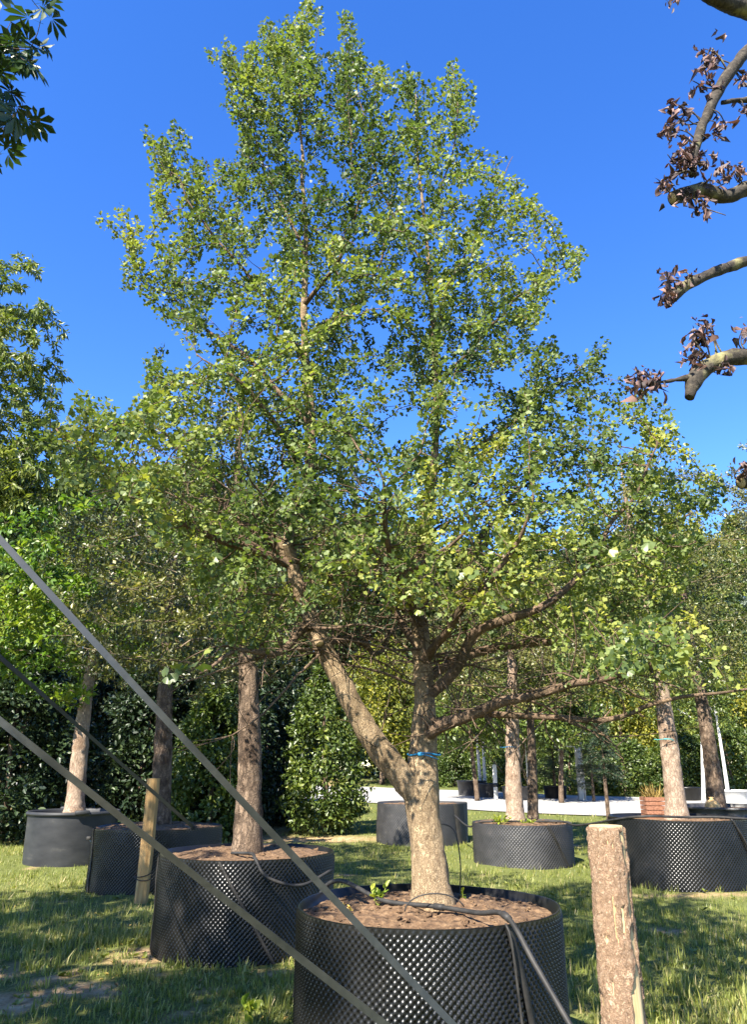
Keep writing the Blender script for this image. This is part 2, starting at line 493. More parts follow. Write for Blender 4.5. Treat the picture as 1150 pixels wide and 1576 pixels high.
ROAD_NEAR = np.array([(-60, 40), (-14, 32.5), (-4, 31), (0, 29.6), (3, 26.6), (6, 24.6), (12, 22.6), (30, 18), (80, 6)], float)
ROAD_FAR = np.array([(-60, 52), (-14, 43.5), (-4, 41.5), (0, 40), (5, 36.5), (9, 33.2), (16, 30), (40, 24), (90, 14)], float)
def road_y(x):
    return np.interp(x, ROAD_NEAR[:, 0], ROAD_NEAR[:, 1]), np.interp(x, ROAD_FAR[:, 0], ROAD_FAR[:, 1])

def turf(x, y):
    """0 bare soil .. 1 closed grass"""
    x = np.asarray(x, float); y = np.asarray(y, float)
    p = np.stack([x * 2.3, y * 2.3, 0 * x], -1)
    n = .35 * fbm(p * .35, 3, 3) + .65 * fbm(p, 3, 4)
    left = np.clip((-x - 0.1) / 1.2, 0, 1) * np.clip((9.5 - y) / 3.5, 0, 1)
    thr = 0.23 + 0.18 * left
    g = np.clip((n - thr) / 0.08, 0, 1)
    bare = np.exp(-(((x + 1.6) / 1.9) ** 2 + ((y - 18.6) / 0.55) ** 2) * 1.1)
    bare2 = np.exp(-(((x - 4.4) / 1.3) ** 2 + ((y - 10.9) / 0.22) ** 2))
    hedge = np.clip((-x - 1.6) / 0.8, 0, 1) * np.clip((y - 18.0) / 0.6, 0, 1)
    g = g * (1 - np.clip(bare * 1.4, 0, 1)) * (1 - 0.8 * bare2) * (1 - 0.6 * hedge)
    return g

def build_ground():
    xs = np.concatenate([[-600, -250, -120, -60, -35, -24, -18, -14, -12], np.arange(-10.5, 10.6, 0.13), [12, 14, 18, 24, 35, 60, 120, 250, 600]])
    ys = np.concatenate([[-600, -200, -80, -30, -12, -5, -1, 1], np.arange(2, 20, 0.12), np.arange(20, 60, 1.0), [65, 75, 90, 120, 180, 300, 600]])
    X, Y = np.meshgrid(xs, ys)
    G = turf(X, Y)
    Z = gz(X, np.minimum(Y, 60))
    near = (Y > 1.5) & (Y < 21) & (abs(X) < 10.6)
    Z = Z + near * ((fbm(np.stack([X * 1.3, Y * 1.3, 0 * X], -1), 5, 4) - 0.5) * 0.07 + (1 - G) * (vnoise(np.stack([X * 9, Y * 9, 0 * X], -1), 8) - 0.6) * 0.028)
    n, m = X.shape
    i = np.arange(n - 1)[:, None] * m + np.arange(m - 1)[None]
    q = np.stack([i, i + 1, i + m + 1, i + m], -1).reshape(-1, 4)
    o = MB().add(np.stack([X, Y, Z], -1), None, q, tint=G.ravel()).build('ground', M['ground'])
    tag(o, 'grassy nursery ground with bare earth patches', kind='structure')
    # gravel road: a sheet lying on the rising ground
    xs = np.arange(-60, 80.1, 1.0)
    a, b = road_y(xs)
    jit = (vnoise(np.stack([xs * 0.9, 0 * xs, 0 * xs], -1), 9) - 0.5) * 0.5
    t = np.linspace(0, 1, 13)
    Y = (a + jit)[None] * (1 - t[:, None]) + (b - jit)[None] * t[:, None]
    X = np.broadcast_to(xs, Y.shape)
    Z = gz(X, np.minimum(Y, 60)) + 0.03
    n, m = X.shape
    i = np.arange(n - 1)[:, None] * m + np.arange(m - 1)[None]
    q = np.stack([i, i + 1, i + m + 1, i + m], -1).reshape(-1, 4)
    o = MB().add(np.stack([X, Y, Z], -1), None, q).build('road', M['gravel'])
    tag(o, 'pale gravel road crossing behind the containers', kind='structure')
build_ground()

def build_grass():
    mb = MB()
    r = np.random.default_rng(5)
    def blades(nt, y0, y1, per, wmul, lmul, segs):
        u = r.random(nt)
        e = -0.55
        Y = (y0 ** e + u * (y1 ** e - y0 ** e)) ** (1 / e)
        X = (r.random(nt) * 2 - 1) * (0.56 * Y + 0.5)
        keep = r.random(nt) < (0.16 + 0.84 * turf(X, Y))
        for (px, py, R, h) in POTS.values():
            keep &= (X - px) ** 2 + (Y - py) ** 2 > (R + 0.03) ** 2
        a, b = road_y(X)
        keep &= Y < a - 0.1 + 0.5 * r.random(nt)
        X, Y = X[keep], Y[keep]
        tuft = r.random(len(X))
        lush = fbm(np.stack([X * 0.7, Y * 0.7, 0 * X + 3], -1), 21, 3)
        k = per
        X = np.repeat(X, k) + r.normal(0, 0.022 * wmul ** 0.5, len(X) * k)
        Y = np.repeat(Y, k) + r.normal(0, 0.022 * wmul ** 0.5, len(Y) * k)
        tuft = np.repeat(tuft, k); lush = np.repeat(lush, k)
        n = len(X)
        g = turf(X, Y)
        Z = gz(X, Y) - 0.03
        L = (0.022 + 0.042 * r.random(n) ** 1.5 + 0.10 * tuft ** 8) * lmul * (0.65 + 0.6 * lush * g) + 0.03
        W = (0.0022 + 0.0024 * r.random(n)) * wmul
        az = r.random(n) * 2 * math.pi
        lean = np.abs(r.normal(0, 0.6, n))
        d = np.stack([np.cos(az), np.sin(az), 0 * az], -1)
        s = np.stack([-np.sin(az + .5), np.cos(az + .5), 0 * az], -1)
        P0 = np.stack([X, Y, Z], -1)
        P1 = P0 + (d * np.sin(lean * .5)[:, None] + np.array((0, 0, 1)) * np.cos(lean * .5)[:, None]) * (L * .55)[:, None]
        P2 = P1 + (d * np.sin(lean * 1.6)[:, None] + np.array((0, 0, 1)) * np.cos(lean * 1.6)[:, None]) * (L * .45)[:, None]
        w = (s * W[:, None])
        tn = np.clip(0.21 + 0.6 * lush + r.normal(0, .17, n) + (r.random(n) < .07) * .5, 0, 1)
        if segs == 2:
            V = np.stack([P0 - w, P0 + w, P1 + w * .8, P1 - w * .8, P2], 1)
            i = np.arange(n)[:, None] * 5
            mb.add(V, np.concatenate([i + 3, i + 2, i + 4], 1), np.concatenate([i, i + 1, i + 2, i + 3], 1), tint=np.repeat(tn, 5))
        else:
            V = np.stack([P0 - w, P0 + w, P2], 1)
            i = np.arange(n)[:, None] * 3
            mb.add(V, np.concatenate([i, i + 1, i + 2], 1), tint=np.repeat(tn, 3))
    blades(20000, 2.6, 8.5, 7, 1.5, 1.15, 2)
    blades(1200, 2.8, 7.5, 9, 1.9, 1.6, 2)
    blades(15000, 8.0, 17, 8, 2.1, 1.05, 1)
    blades(9000, 16, 32, 7, 3.6, 1.2, 1)
    o = mb.build('grass', M['grass'])
    tag(o, 'short green grass growing around the containers', 'grass', kind='stuff')
    # broad-leaved weeds and dead leaves lying in the turf
    mb = MB()
    n = 260
    Y = 3 + 9 * r.random(n) ** 1.3
    X = (r.random(n) * 2 - 1) * (0.55 * Y)
    ok = np.ones(n, bool)
    for (px, py, R, h) in POTS.values(): ok &= (X - px) ** 2 + (Y - py) ** 2 > (R + 0.05) ** 2
    X, Y = X[ok], Y[ok]
    k = 5
    pos = np.stack([np.repeat(X, k), np.repeat(Y, k), gz(np.repeat(X, k), np.repeat(Y, k)) + 0.015], -1)
    az = r.random(len(pos)) * 6.28
    ax = norm(np.stack([np.cos(az), np.sin(az), 0.25 + 0.9 * r.random(len(pos))], -1))
    nr = norm(np.stack([-np.cos(az), -np.sin(az), 1.5 + 0 * az], -1))
    add_leaves(mb, pos, ax, nr, 0.03 + 0.045 * r.random(len(pos)), ELM, np.clip(r.normal(.45, .2, len(pos)), 0, 1), r)
    o = mb.build('weeds', M['grass'])
    tag(o, 'low broad-leaved weeds scattered in the turf', 'weeds', kind='stuff')

# ------------------------------------------------------------------ leaves
GINKGO = (np.array([(0, 0, 0), (-.56, .40, .07), (-.33, .80, -.03), (0, .68, .03), (.33, .80, -.03), (.56, .40, .07)]),
          np.array([(0, 2, 1), (0, 3, 2), (0, 4, 3), (0, 5, 4)]))
RHOMB = (np.array([(0, 0, 0), (-.30, .48, .10), (0, 1, -.10), (.30, .48, .10)]), np.array([(0, 2, 1), (0, 3, 2)]))
ELM = (np.array([(0, 0, 0), (-.24, .3, .06), (-.22, .65, .06), (0, 1, -.12), (.22, .65, .06), (.24, .3, .06)]), np.array([(0, 2, 1), (0, 3, 2), (0, 4, 3), (0, 5, 4)]))
WILLOW = (np.array([(0, 0, 0), (-.16, .45, .05), (0, 1, -.15), (.16, .45, .05)]), np.array([(0, 2, 1), (0, 3, 2)]))
NEEDLE = (np.array([(0, 0, 0), (-.10, .3, .02), (0, 1, -.06), (.10, .3, .02)]), np.array([(0, 2, 1), (0, 3, 2)]))
def palmate(seed, n=7):
    v, t = [], []
    for k in range(n):
        a = math.radians(-105 + 210 * k / (n - 1))
        L = 0.55 + 0.45 * math.cos(a * 0.75)
        w = 0.15 * L + 0.02
        ax = np.array((math.sin(a), math.cos(a), -0.25 * (1 - math.cos(a)) - 0.1))
        sd = np.array((math.cos(a), -math.sin(a), 0))
        b = len(v)
        for (s, y, z) in ((0, .05, 0), (-w * .55, .45 * L, .03), (-w, .7 * L, 0), (0, L, -.12 * L), (w, .7 * L, 0), (w * .55, .45 * L, .03)):
            v.append(ax * y + sd * s + np.array((0, 0, z)))
        t += [(b, b + 2, b + 1), (b, b + 3, b + 2), (b, b + 4, b + 3), (b, b + 5, b + 4)]
    b = len(v)
    v += [np.array((-.012, -.6, .02)), np.array((.012, -.6, .02)), np.array((0, .06, 0))]
    t.append((b, b + 1, b + 2))
    return np.array(v), np.array(t)
PALMATE = palmate(0)

def leaf_frame(ax, nr):
    side = norm(np.cross(ax, nr))
    return side, np.cross(side, ax)

def add_leaves(mb, pos, ax, nr, size, tmpl, tint, r):
    tv, tt = tmpl
    side, nn = leaf_frame(ax, nr)
    curl = r.normal(1.0, 1.1, len(pos))
    size = np.broadcast_to(size, (len(pos),))
    V = pos[:, None] + size[:, None, None] * (tv[None, :, 0, None] * side[:, None] + tv[None, :, 1, None] * ax[:, None] + (tv[None, :, 2] * curl[:, None])[..., None] * nn[:, None])
    k = len(tv)
    T = (np.arange(len(pos))[:, None, None] * k + tt[None]).reshape(-1, 3)
    mb.add(V, T, tint=np.repeat(tint, k))

build_grass()

# ------------------------------------------------------------------ branching by space colonisation
def grow(pos, par, rad, attr, step, infl, kill, iters, r, up=0.12, wob=0.22):
    pos = [np.asarray(p, float) for p in pos]
    par = list(par)
    P = np.array(pos)
    A = np.asarray(attr, float)
    nd_ = np.full(len(A), 1e9)
    ni = np.zeros(len(A), int)
    for s in range(0, len(P), 400):
        d = np.linalg.norm(A[:, None] - P[None, s:s + 400], axis=2)
        j = d.argmin(1)
        dm = d[np.arange(len(A)), j]
        b = dm < nd_
        nd_[b] = dm[b]; ni[b] = j[b] + s
    alive = nd_ > kill
    kids = np.zeros(200000, int)
    n = len(P)
    buf = np.zeros((200000, 3)); buf[:n] = P
    prt = np.full(200000, -1); prt[:n] = par
    for it in range(iters):
        act = alive & (nd_ < infl) & (kids[ni] < 3)
        if not act.any():
            far = alive & (kids[ni] < 3)
            if not far.any(): break
            k = np.where(far)[0]
            act = np.zeros_like(alive); act[k[np.argsort(nd_[k])[:20]]] = True
        idx = ni[act]
        D = norm(A[act] - buf[idx])
        acc = np.zeros((n, 3)); np.add.at(acc, idx, D)
        src = np.unique(idx)
        d = norm(norm(acc[src]) + np.array((0, 0, up)) + r.normal(0, wob, (len(src), 3)))
        new = buf[src] + d * step * r.uniform(.8, 1.2, (len(src), 1))
        kids[src] += 1
        m = len(src)
        buf[n:n + m] = new
        prt[n:n + m] = src
        sub = np.where(alive)[0]
        dd = np.linalg.norm(A[sub][:, None] - new[None], axis=2)
        j = dd.argmin(1)
        dm = dd[np.arange(len(sub)), j]
        b = dm < nd_[sub]
        nd_[sub[b]] = dm[b]; ni[sub[b]] = n + j[b]
        alive &= nd_ > kill
        n += m
        if n > 60000: break
    return buf[:n].copy(), prt[:n].copy()

def pipe(pos, par, preset, tip=0.0022, e=2.35):
    n = len(pos)
    acc = np.zeros(n)
    R = np.zeros(n)
    for i in range(n - 1, -1, -1):
        R[i] = max(acc[i] ** (1 / e), tip)
        if i < len(preset): R[i] = preset[i]
        if par[i] >= 0: acc[par[i]] += R[i] ** e
    return R

def chains(par, R, L=None):
    n = len(par)
    kids = [[] for _ in range(n)]
    for i in range(n):
        if par[i] >= 0: kids[par[i]].append(i)
    out, stack = [], [i for i in range(n) if par[i] < 0]
    stack = [([], i) for i in stack]
    while stack:
        pre, i = stack.pop()
        c = pre + [i]
        while kids[i]:
            ks = sorted(kids[i], key=lambda a: ((L is not None and L[a] != L[i]), -R[a]))
            for k in ks[1:]: stack.append(([i], k))
            i = ks[0]
            c.append(i)
        out.append(c)
    return out

def bark_disp(amp, seed, fz=3.0, f=26.0):
    def fn(v, th):
        p = v * np.array((f, f, fz * 3))
        return (fbm(p, seed, 3) - 0.5) * amp * 2
    return fn

def tubes_for(chs, pos, R, minr=0.0):
    mb = MB()
    for c in chs:
        r = R[c].copy()
        if len(c) > 1: r[0] = min(r[0], r[1] * 1.25)
        if r.max() < minr: continue
        s = 10 if r.max() > .03 else (6 if r.max() > .01 else (4 if r.max() > .005 else 3))
        mb.add(*tube(pos[c], r, s, cap=s > 4))
    return mb

def twig_leaves(mb, pos, par, R, first, rthr, per, k, size, tmpl, r, outward=0.6, up=0.3, spread=0.05, droop=0.0, tfreq=1.2, tbase=0.45, tvar=0.18, tseed=4, reject=None, sun=0.25):
    """leaf rosettes along every thin twig; returns leaf arrays too"""
    i = np.arange(first, len(pos))
    i = i[R[i] < rthr]
    i = np.repeat(i, per)
    t = r.random(len(i))[:, None]
    a, b = pos[par[i]], pos[i]
    c = a + (b - a) * t
    d = norm(b - a)
    if reject is not None:
        ok = reject(c)
        c, d = c[ok], d[ok]
    c = np.repeat(c, k, 0); d = np.repeat(d, k, 0)
    ax = norm(d * outward + r.normal(0, 0.75, c.shape) + np.array((0, 0, up - droop)))
    off = ax * (spread * r.uniform(.3, 1.2, (len(c), 1)))
    nr = norm(r.normal(0, .6, c.shape) + np.array((0, 0, .55)) + np.array(SUN_DIR) * sun)
    sz = size * r.uniform(.55, 1.25, len(c))
    tn = np.clip(tbase + (fbm(c * tfreq, tseed, 3) - .5) * 1.5 + r.normal(0, tvar, len(c)), 0, 1)
    P = c + off
    if mb is not None: add_leaves(mb, P, ax, nr, sz, tmpl, tn, r)
    return P, ax, nr, sz, tn

def inside(poly, p):
    x, y = p[:, 0], p[:, 1]
    c = np.zeros(len(p), bool)
    q = np.roll(poly, 1, 0)
    for (x1, y1), (x2, y2) in zip(poly, q):
        c ^= ((y1 > y) != (y2 > y)) & (x < (x2 - x1) * (y - y1) / (y2 - y1 + 1e-9) + x1)
    return c

# ------------------------------------------------------------------ the big two-stemmed ginkgo
def build_main_tree():
    r = np.random.default_rng(77)
    bx, by, _, ph = POTS['main']
    base = at(667, 1408, 4.66)
    base[2] = ph - 0.12
    root = thing('ginkgo_tree', 'large two-stemmed ginkgo with fan-shaped leaves rising from the studded container with the red-brown soil', 'tree', base)
    # hand-laid wood: list of (px, py, Y, radius)
    trunk = [(667, 1408, 4.66, .135), (664, 1360, 4.66, .110), (658, 1310, 4.67, .100), (652, 1260, 4.68, .098), (649, 1215, 4.69, .106), (650, 1180, 4.70, .094),
             (653, 1130, 4.72, .080), (653, 1060, 4.75, .068), (649, 990, 4.80, .058), (642, 920, 4.85, .048), (648, 840, 4.87, .040), (664, 750, 4.88, .032),
             (672, 650, 4.88, .026), (670, 560, 4.88, .022), (664, 460, 4.88, .018), (655, 350, 4.86, .014), (643, 240, 4.84, .010), (640, 140, 4.82, .005)]
    left = [(648, 1235, 4.69, .065), (625, 1203, 4.65, .078), (592, 1163, 4.61, .074), (560, 1115, 4.58, .068), (528, 1055, 4.55, .063), (500, 1000, 4.53, .058), (476, 945, 4.52, .050),
            (456, 890, 4.50, .046), (446, 840, 4.50, .042), (456, 790, 4.54, .040), (474, 735, 4.60, .036), (478, 650, 4.66, .035), (470, 560, 4.70, .030), (467, 480, 4.72, .026),
            (470, 380, 4.72, .020), (466, 260, 4.72, .014), (462, 150, 4.72, .009), (463, 55, 4.72, .004)]
    limbs = [
        ('t', [(654, 1135, 4.72, .03), (690, 1112, 4.52, .042), (770, 1090, 4.25, .034), (850, 1062, 4.0, .026), (930, 1040, 3.75, .018), (1030, 1000, 3.5, .010)]),
        ('t', [(653, 1075, 4.74, .03), (700, 1030, 4.62, .040), (728, 975, 4.52, .036), (775, 955, 4.42, .032), (845, 935, 4.35, .026), (900, 870, 4.3, .018), (960, 780, 4.3, .012), (1010, 690, 4.3, .006)]),
        ('t', [(652, 1045, 4.76, .03), (735, 1003, 4.95, .036), (850, 985, 5.2, .030), (925, 958, 5.4, .024), (985, 895, 5.6, .016), (1060, 790, 5.8, .008)]),
        ('t', [(653, 1110, 4.73, .02), (760, 1100, 4.45, .022), (860, 1106, 4.3, .019), (960, 1098, 4.25, .016), (1010, 1078, 4.2, .013), (1120, 1072, 4.1, .008), (1190, 1066, 4.0, .005)]),
        ('t', [(650, 1000, 4.79, .03), (605, 930, 5.25, .026), (560, 850, 5.75, .019), (545, 760, 6.1, .009)]),
        ('t', [(648, 965, 4.82, .03), (622, 905, 4.35, .026), (600, 830, 3.9, .019), (590, 745, 3.6, .008)]),
        ('t', [(652, 1020, 4.77, .03), (705, 950, 4.3, .028), (765, 870, 3.9, .020), (810, 790, 3.7, .009)]),
        ('t', [(645, 935, 4.84, .025), (720, 850, 5.3, .024), (795, 760, 5.65, .016), (850, 680, 5.85, .008)]),
        ('t', [(668, 725, 4.88, .018), (715, 695, 4.93, .017), (770, 665, 5.0, .014), (850, 592, 5.1, .010), (930, 540, 5.2, .004)]),
        ('t', [(672, 600, 4.88, .014), (730, 530, 4.8, .013), (800, 455, 4.75, .010), (890, 395, 4.7, .004)]),
        ('t', [(666, 500, 4.88, .012), (710, 400, 5.0, .010), (755, 320, 5.1, .007), (790, 240, 5.15, .003)]),
        ('t', [(655, 350, 4.86, .010), (690, 260, 4.75, .008), (700, 180, 4.7, .006), (692, 105, 4.7, .003)]),
        ('t', [(660, 420, 4.87, .010), (600, 320, 4.8, .010), (560, 200, 4.8, .007), (540, 70, 4.8, .003)]),
        ('l', [(450, 868, 4.50, .03), (386, 845, 4.32, .028), (330, 830, 4.12, .022), (250, 785, 3.98, .017), (160, 705, 3.9, .011), (85, 655, 3.9, .005)]),
        ('l', [(462, 905, 4.51, .025), (540, 884, 4.3, .025), (600, 880, 4.1, .019), (680, 850, 3.8, .012), (730, 800, 3.6, .006)]),
        ('l', [(446, 842, 4.50, .03), (365, 800, 4.85, .026), (300, 715, 5.2, .018), (235, 640, 5.5, .008)]),
        ('l', [(480, 960, 4.52, .03), (420, 1000, 4.2, .020), (360, 1010, 3.95, .014), (310, 1030, 3.75, .006)]),
        ('l', [(495, 990, 4.53, .03), (545, 985, 4.9, .026), (590, 1000, 5.3, .018), (620, 960, 5.7, .010)]),
        ('l', [(474, 735, 4.60, .02), (430, 660, 4.3, .020), (370, 590, 4.1, .014), (310, 545, 4.0, .006)]),
        ('l', [(478, 650, 4.66, .02), (400, 570, 5.0, .018), (320, 500, 5.2, .013), (220, 440, 5.3, .005)]),
        ('l', [(470, 560, 4.70, .02), (400, 450, 4.6, .015), (320, 360, 4.55, .010), (260, 270, 4.5, .004)]),
        ('l', [(467, 470, 4.72, .018), (530, 390, 4.4, .014), (550, 280, 4.3, .009), (530, 150, 4.3, .004)]),
        ('l', [(470, 390, 4.72, .014), (420, 290, 4.9, .010), (385, 190, 5.0, .007), (352, 95, 5.05, .003)]),
        ('l', [(468, 520, 4.72, .018), (560, 450, 5.2, .015), (600, 350, 5.5, .010), (610, 240, 5.6, .005)]),
    ]
    pos, par, preset, lid = [], [], [], []
    def lay(nodes, parent_pool, limb):
        P = np.array([at(a, b, c) for a, b, c, _ in nodes])
        P[0] = base if limb == 0 else P[0]
        Q, R = spline(P, [n[3] for n in nodes], 0.075)
        if limb > 1: R = .88 * R * (1 + .55 * np.exp(-np.arange(len(R)) * .075 / .09))      # branch collar
        if limb: # a little crookedness
            w = np.linspace(0, 1, len(Q))[:, None] ** .5
            Q = Q + (np.stack([vnoise(Q * 4, limb * 3 + k) for k in range(3)], -1) - .5) * 0.10 * w * (1 if limb > 1 else .25)
        start = len(pos)
        for i in range(len(Q)):
            if i == 0:
                pp = -1
                if parent_pool: pp = min(parent_pool, key=lambda j: np.linalg.norm(pos[j] - Q[0]))
                par.append(pp)
            else: par.append(start + i - 1 if i else -1)
            pos.append(Q[i]); preset.append(R[i]); lid.append(limb)
        return list(range(start, len(pos)))
    tn = lay(trunk, None, 0)
    ln = lay(left, tn, 1)
    for k, (w, nodes) in enumerate(limbs): lay(nodes, tn if w == 't' else ln, k + 2)
    n0 = len(pos)
    # crown volume
    poly = np.array([(475, 8), (486, 60), (492, 130), (508, 150), (514, 60), (562, 45), (578, 105), (600, 100), (642, 88), (652, 150), (690, 90), (727, 120), (737, 200), (722, 262), (792, 222), (802, 282),
                     (826, 288), (852, 340), (832, 372), (917, 372), (907, 410), (852, 450), (857, 500), (862, 550), (835, 585), (862, 590), (942, 524), (942, 560), (905, 602), (965, 590), (1005, 600), (1045, 640),
                     (1052, 690), (1036, 742), (1112, 722), (1112, 785), (1075, 835), (1070, 900), (1060, 1000), (1066, 1045), (930, 1050), (880, 985), (700, 950), (600, 950), (480, 945), (350, 1030), (300, 920),
                     (270, 850), (150, 765), (70, 745), (48, 665), (100, 638), (160, 598), (222, 640), (218, 535), (262, 570), (300, 560), (335, 535), (265, 500), (220, 462), (185, 455), (183, 395), (238, 330), (238, 248),
                     (300, 238), (332, 270), (376, 222), (343, 160), (343, 78), (367, 100), (400, 120), (400, 72), (440, 58), (460, 32)], float)
    gaps = [(615, 640, 34, 30), (725, 640, 26, 16), (300, 545, 34, 24), (345, 500, 26, 20), (812, 402, 26, 14), (570, 742, 34, 18), (385, 330, 20, 14), (240, 700, 40, 16), (955, 690, 18, 14), (545, 505, 14, 12), (350, 700, 20, 14), (875, 500, 30, 16),
            (580, 1000, 60, 40), (450, 620, 10, 14)]
    ycen = np.array([0, 150, 400, 600, 760, 880, 1060])
    half = np.array([.35, .65, 1.0, 1.15, 1.42, 1.4, 1.25])
    cenx = np.array([470, 545, 550, 560, 580, 600, 660])
    hw = np.array([120, 200, 350, 360, 520, 480, 420])
    p = np.stack([r.uniform(40, 1120, 60000), r.uniform(5, 1050, 60000)], -1)
    ok = inside(poly, p)
    for gx, gy, a, b in gaps: ok &= ((p[:, 0] - gx) / a) ** 2 + ((p[:, 1] - gy) / b) ** 2 > 1
    # fewer in the bare lower inside
    low = (p[:, 1] > 850) & (abs(p[:, 0] - 640) < 250)
    ok &= ~(low & (r.random(len(p)) < .3))
    p = p[ok]
    H = np.interp(p[:, 1], ycen, half)
    e = np.clip(1 - ((p[:, 0] - np.interp(p[:, 1], ycen, cenx)) / np.interp(p[:, 1], ycen, hw)) ** 2, .06, 1) ** .5
    Y = 4.72 + H * e * r.uniform(-1, 1, len(p)) * .98
    far_left = p[:, 0] < 260
    Y = np.where(far_left & (p[:, 1] > 590), 3.9 + .45 * r.normal(size=len(p)), Y)
    Y = np.where((p[:, 0] > 930) & (p[:, 1] > 960), 3.5 + .3 * r.normal(size=len(p)), Y)
    A = np.array([at(a, b, c) for (a, b), c in zip(p, Y)])
    cl = fbm(A * np.array((2.2, 2.2, 2.6)), 31, 2)
    keep = r.random(len(A)) < np.maximum(np.clip((cl - .27) / .16, .12, 1), np.clip((A[:, 2] - 6.6) / .6, 0, .8))
    A = A[keep]
    A = A[r.permutation(len(A))[:5600]]
    P, par2 = grow(pos, par, preset, A, 0.075, 0.75, 0.10, 60, r, up=.16, wob=.2)
    # long straight shoots standing out of the outline
    tips = np.setdiff1d(np.arange(n0, len(P)), par2)
    tips = tips[P[tips, 2] > 3.3]
    ax0 = np.array((.25, 4.72))
    out = norm(np.concatenate([P[tips, :2] - ax0, 0 * P[tips, :1]], 1))
    edge = np.linalg.norm(P[tips, :2] - ax0, axis=1) / np.interp(P[tips, 2], [3, 4, 5.2, 6.4, 8], [2.2, 2.0, 1.7, 1.2, .4])
    pick = tips[np.argsort(-(edge + .35 * r.random(len(tips)) + .3 * (P[tips, 2] > 6.3)))[:120]]
    xp, xr = [], []
    for t in pick:
        o_ = norm(np.append(P[t, :2] - ax0, 0))
        d = norm(o_ * r.uniform(.0, .3) + np.array((0, 0, 1.)) * r.uniform(.5, 1.1) + r.normal(0, .18, 3))
        k_, cur, q_ = int(r.integers(3, 7)), t, P[t]
        for j_ in range(k_):
            d = norm(d + np.array((0, 0, .06)) + r.normal(0, .05, 3))
            q_ = q_ + d * .06
            xp.append(q_); xr.append(cur); cur = len(P) + len(xp) - 1
    P = np.concatenate([P, np.array(xp)]); par2 = np.concatenate([par2, np.array(xr)])
    R = pipe(P, par2, preset, .0021, 2.2)
    L = np.zeros(len(P), int)
    L[:n0] = lid
    for i in range(n0, len(P)): L[i] = L[par2[i]]
    # stems: fine bark relief
    inv = -np.array(root.location)
    for name, nodes, sd, mat in (('trunk', trunk, 40, M['bark_main']), ('second_stem', left, 32, M['bark_main'])):
        idx = np.array(tn if name == 'trunk' else ln)
        Q, RR = spline(P[idx], list(np.array(preset)[idx]), 0.016)
        if name == 'trunk':
            RR = RR * (1 + .16 * np.exp(-np.maximum(Q[:, 2] - base[2] - .1, 0) / .06))
        def dsp(v, th):
            q = v * np.array((42, 42, 7.0))
            low = (fbm(v * 9, 14, 2) - .5)
            rr = np.minimum(1, np.broadcast_to(RR[:, None], th.shape) / .06)
            return ((np.abs(fbm(q, 3, 3) - .5)) * -.030 + low * .020) * rr
        o = MB().add(*tube(Q + inv, RR, sd, disp=dsp)).build(name, mat, root)
        if name == 'second_stem': o['label'] = 'thinner second stem leaning to the side of the main trunk'
    ch = chains(par2, R, L)
    groups = {}
    for c in ch:
        g = L[c[-1]] if len(c) > 1 else L[c[0]]
        if len(c) > 30 and c[min(len(c) - 1, 20)] < len(tn) + len(ln): continue   # the stems themselves
        groups.setdefault(L[c[1]] if len(c) > 1 else g, []).append(c)
    for g, cs in sorted(groups.items()):
        mb = tubes_for(cs, P + inv, R)
        if not mb.n: continue
        if g < 2: mb.build('twig_growth', M['bark_limb'], root, kind='stuff')
        else: mb.build('limb', M['bark_limb'], root)
    # short leafless spurs and dead twigs on the lower limbs
    mb = MB()
    cand = [i for i in range(n0) if lid[i] >= 1 and 1.7 < P[i][2] < 3.6 and preset[i] > .012]
    for i in r.choice(cand, 520):
        d = norm(r.normal(0, 1, 3) + np.array((0, -.15, .45)))
        Ln = r.uniform(.1, .6) * r.uniform(.5, 1)
        q = np.array([P[i], P[i] + d * Ln * .5 + r.normal(0, .02, 3), P[i] + d * Ln + r.normal(0, .05, 3)])
        q = spline(q, None, .05) + inv
        mb.add(*tube(q, np.linspace(.0055, .0018, len(q)), 4, cap=False))
        if Ln > .2:
            d2 = norm(d + r.normal(0, .7, 3))
            m_ = q[len(q) // 2]
            mb.add(*tube(np.linspace(m_, m_ + d2 * Ln * .5, 4), np.linspace(.003, .0015, 4), 3, cap=False))
    low_nodes = [i for i in range(n0) if 1.95 < P[i][2] < 3.1 and preset[i] > .026]
    for i in r.choice(low_nodes, 44):
        d = norm(np.append(r.normal(0, 1, 2), r.normal(.12, .16)))
        Ln = r.uniform(.5, 1.35)
        q, cur = [P[i]], P[i]
        for _ in range(9):
            d = norm(d + r.normal(0, .22, 3) * np.array((1, 1, .6)))
            cur = cur + d * Ln / 9
            q.append(cur)
        q = np.array(q) + inv
        r0 = r.uniform(.006, .012)
        mb.add(*tube(q, np.linspace(r0, .0025, 10), 6, cap=False))
        for k_ in range(7):
            a_ = q[r.integers(2, 10)]
            d2 = norm(d + r.normal(0, .8, 3))
            l2 = r.uniform(.1, .4)
            mb.add(*tube(spline(np.array([a_, a_ + d2 * l2 * .5 + r.normal(0, .02, 3), a_ + d2 * l2]), None, .05), .0022, 3, cap=False))
    mb.build('dead_twig_growth', M['bark_limb'], root, kind='stuff')
    # sawn-off stubs on the leaning stem
    for (a, b, c, d, rr) in (((447, 866, 4.49), (424, 828, 4.44), 0, 0, .036), ((450, 862, 4.47), (441, 836, 4.40), 0, 0, .03), ((480, 960, 4.5), (492, 992, 4.42), 0, 0, .026)):
        q = np.array([at(*a), at(*b)]) + inv
        Q = np.linspace(q[0], q[1], 5)
        s = MB().add(*tube(Q, [rr * 1.1, rr, rr, rr * 1.02, rr * .96], 14, cap=False)).build('cut_stub', M['bark_main'], root)
        t = norm(q[1] - q[0])
        MB().add(*tube([q[1] - t * .01, q[1] - t * .002], [rr * .95, rr * .93], 14)).build('cut_face', M['cut'], s)
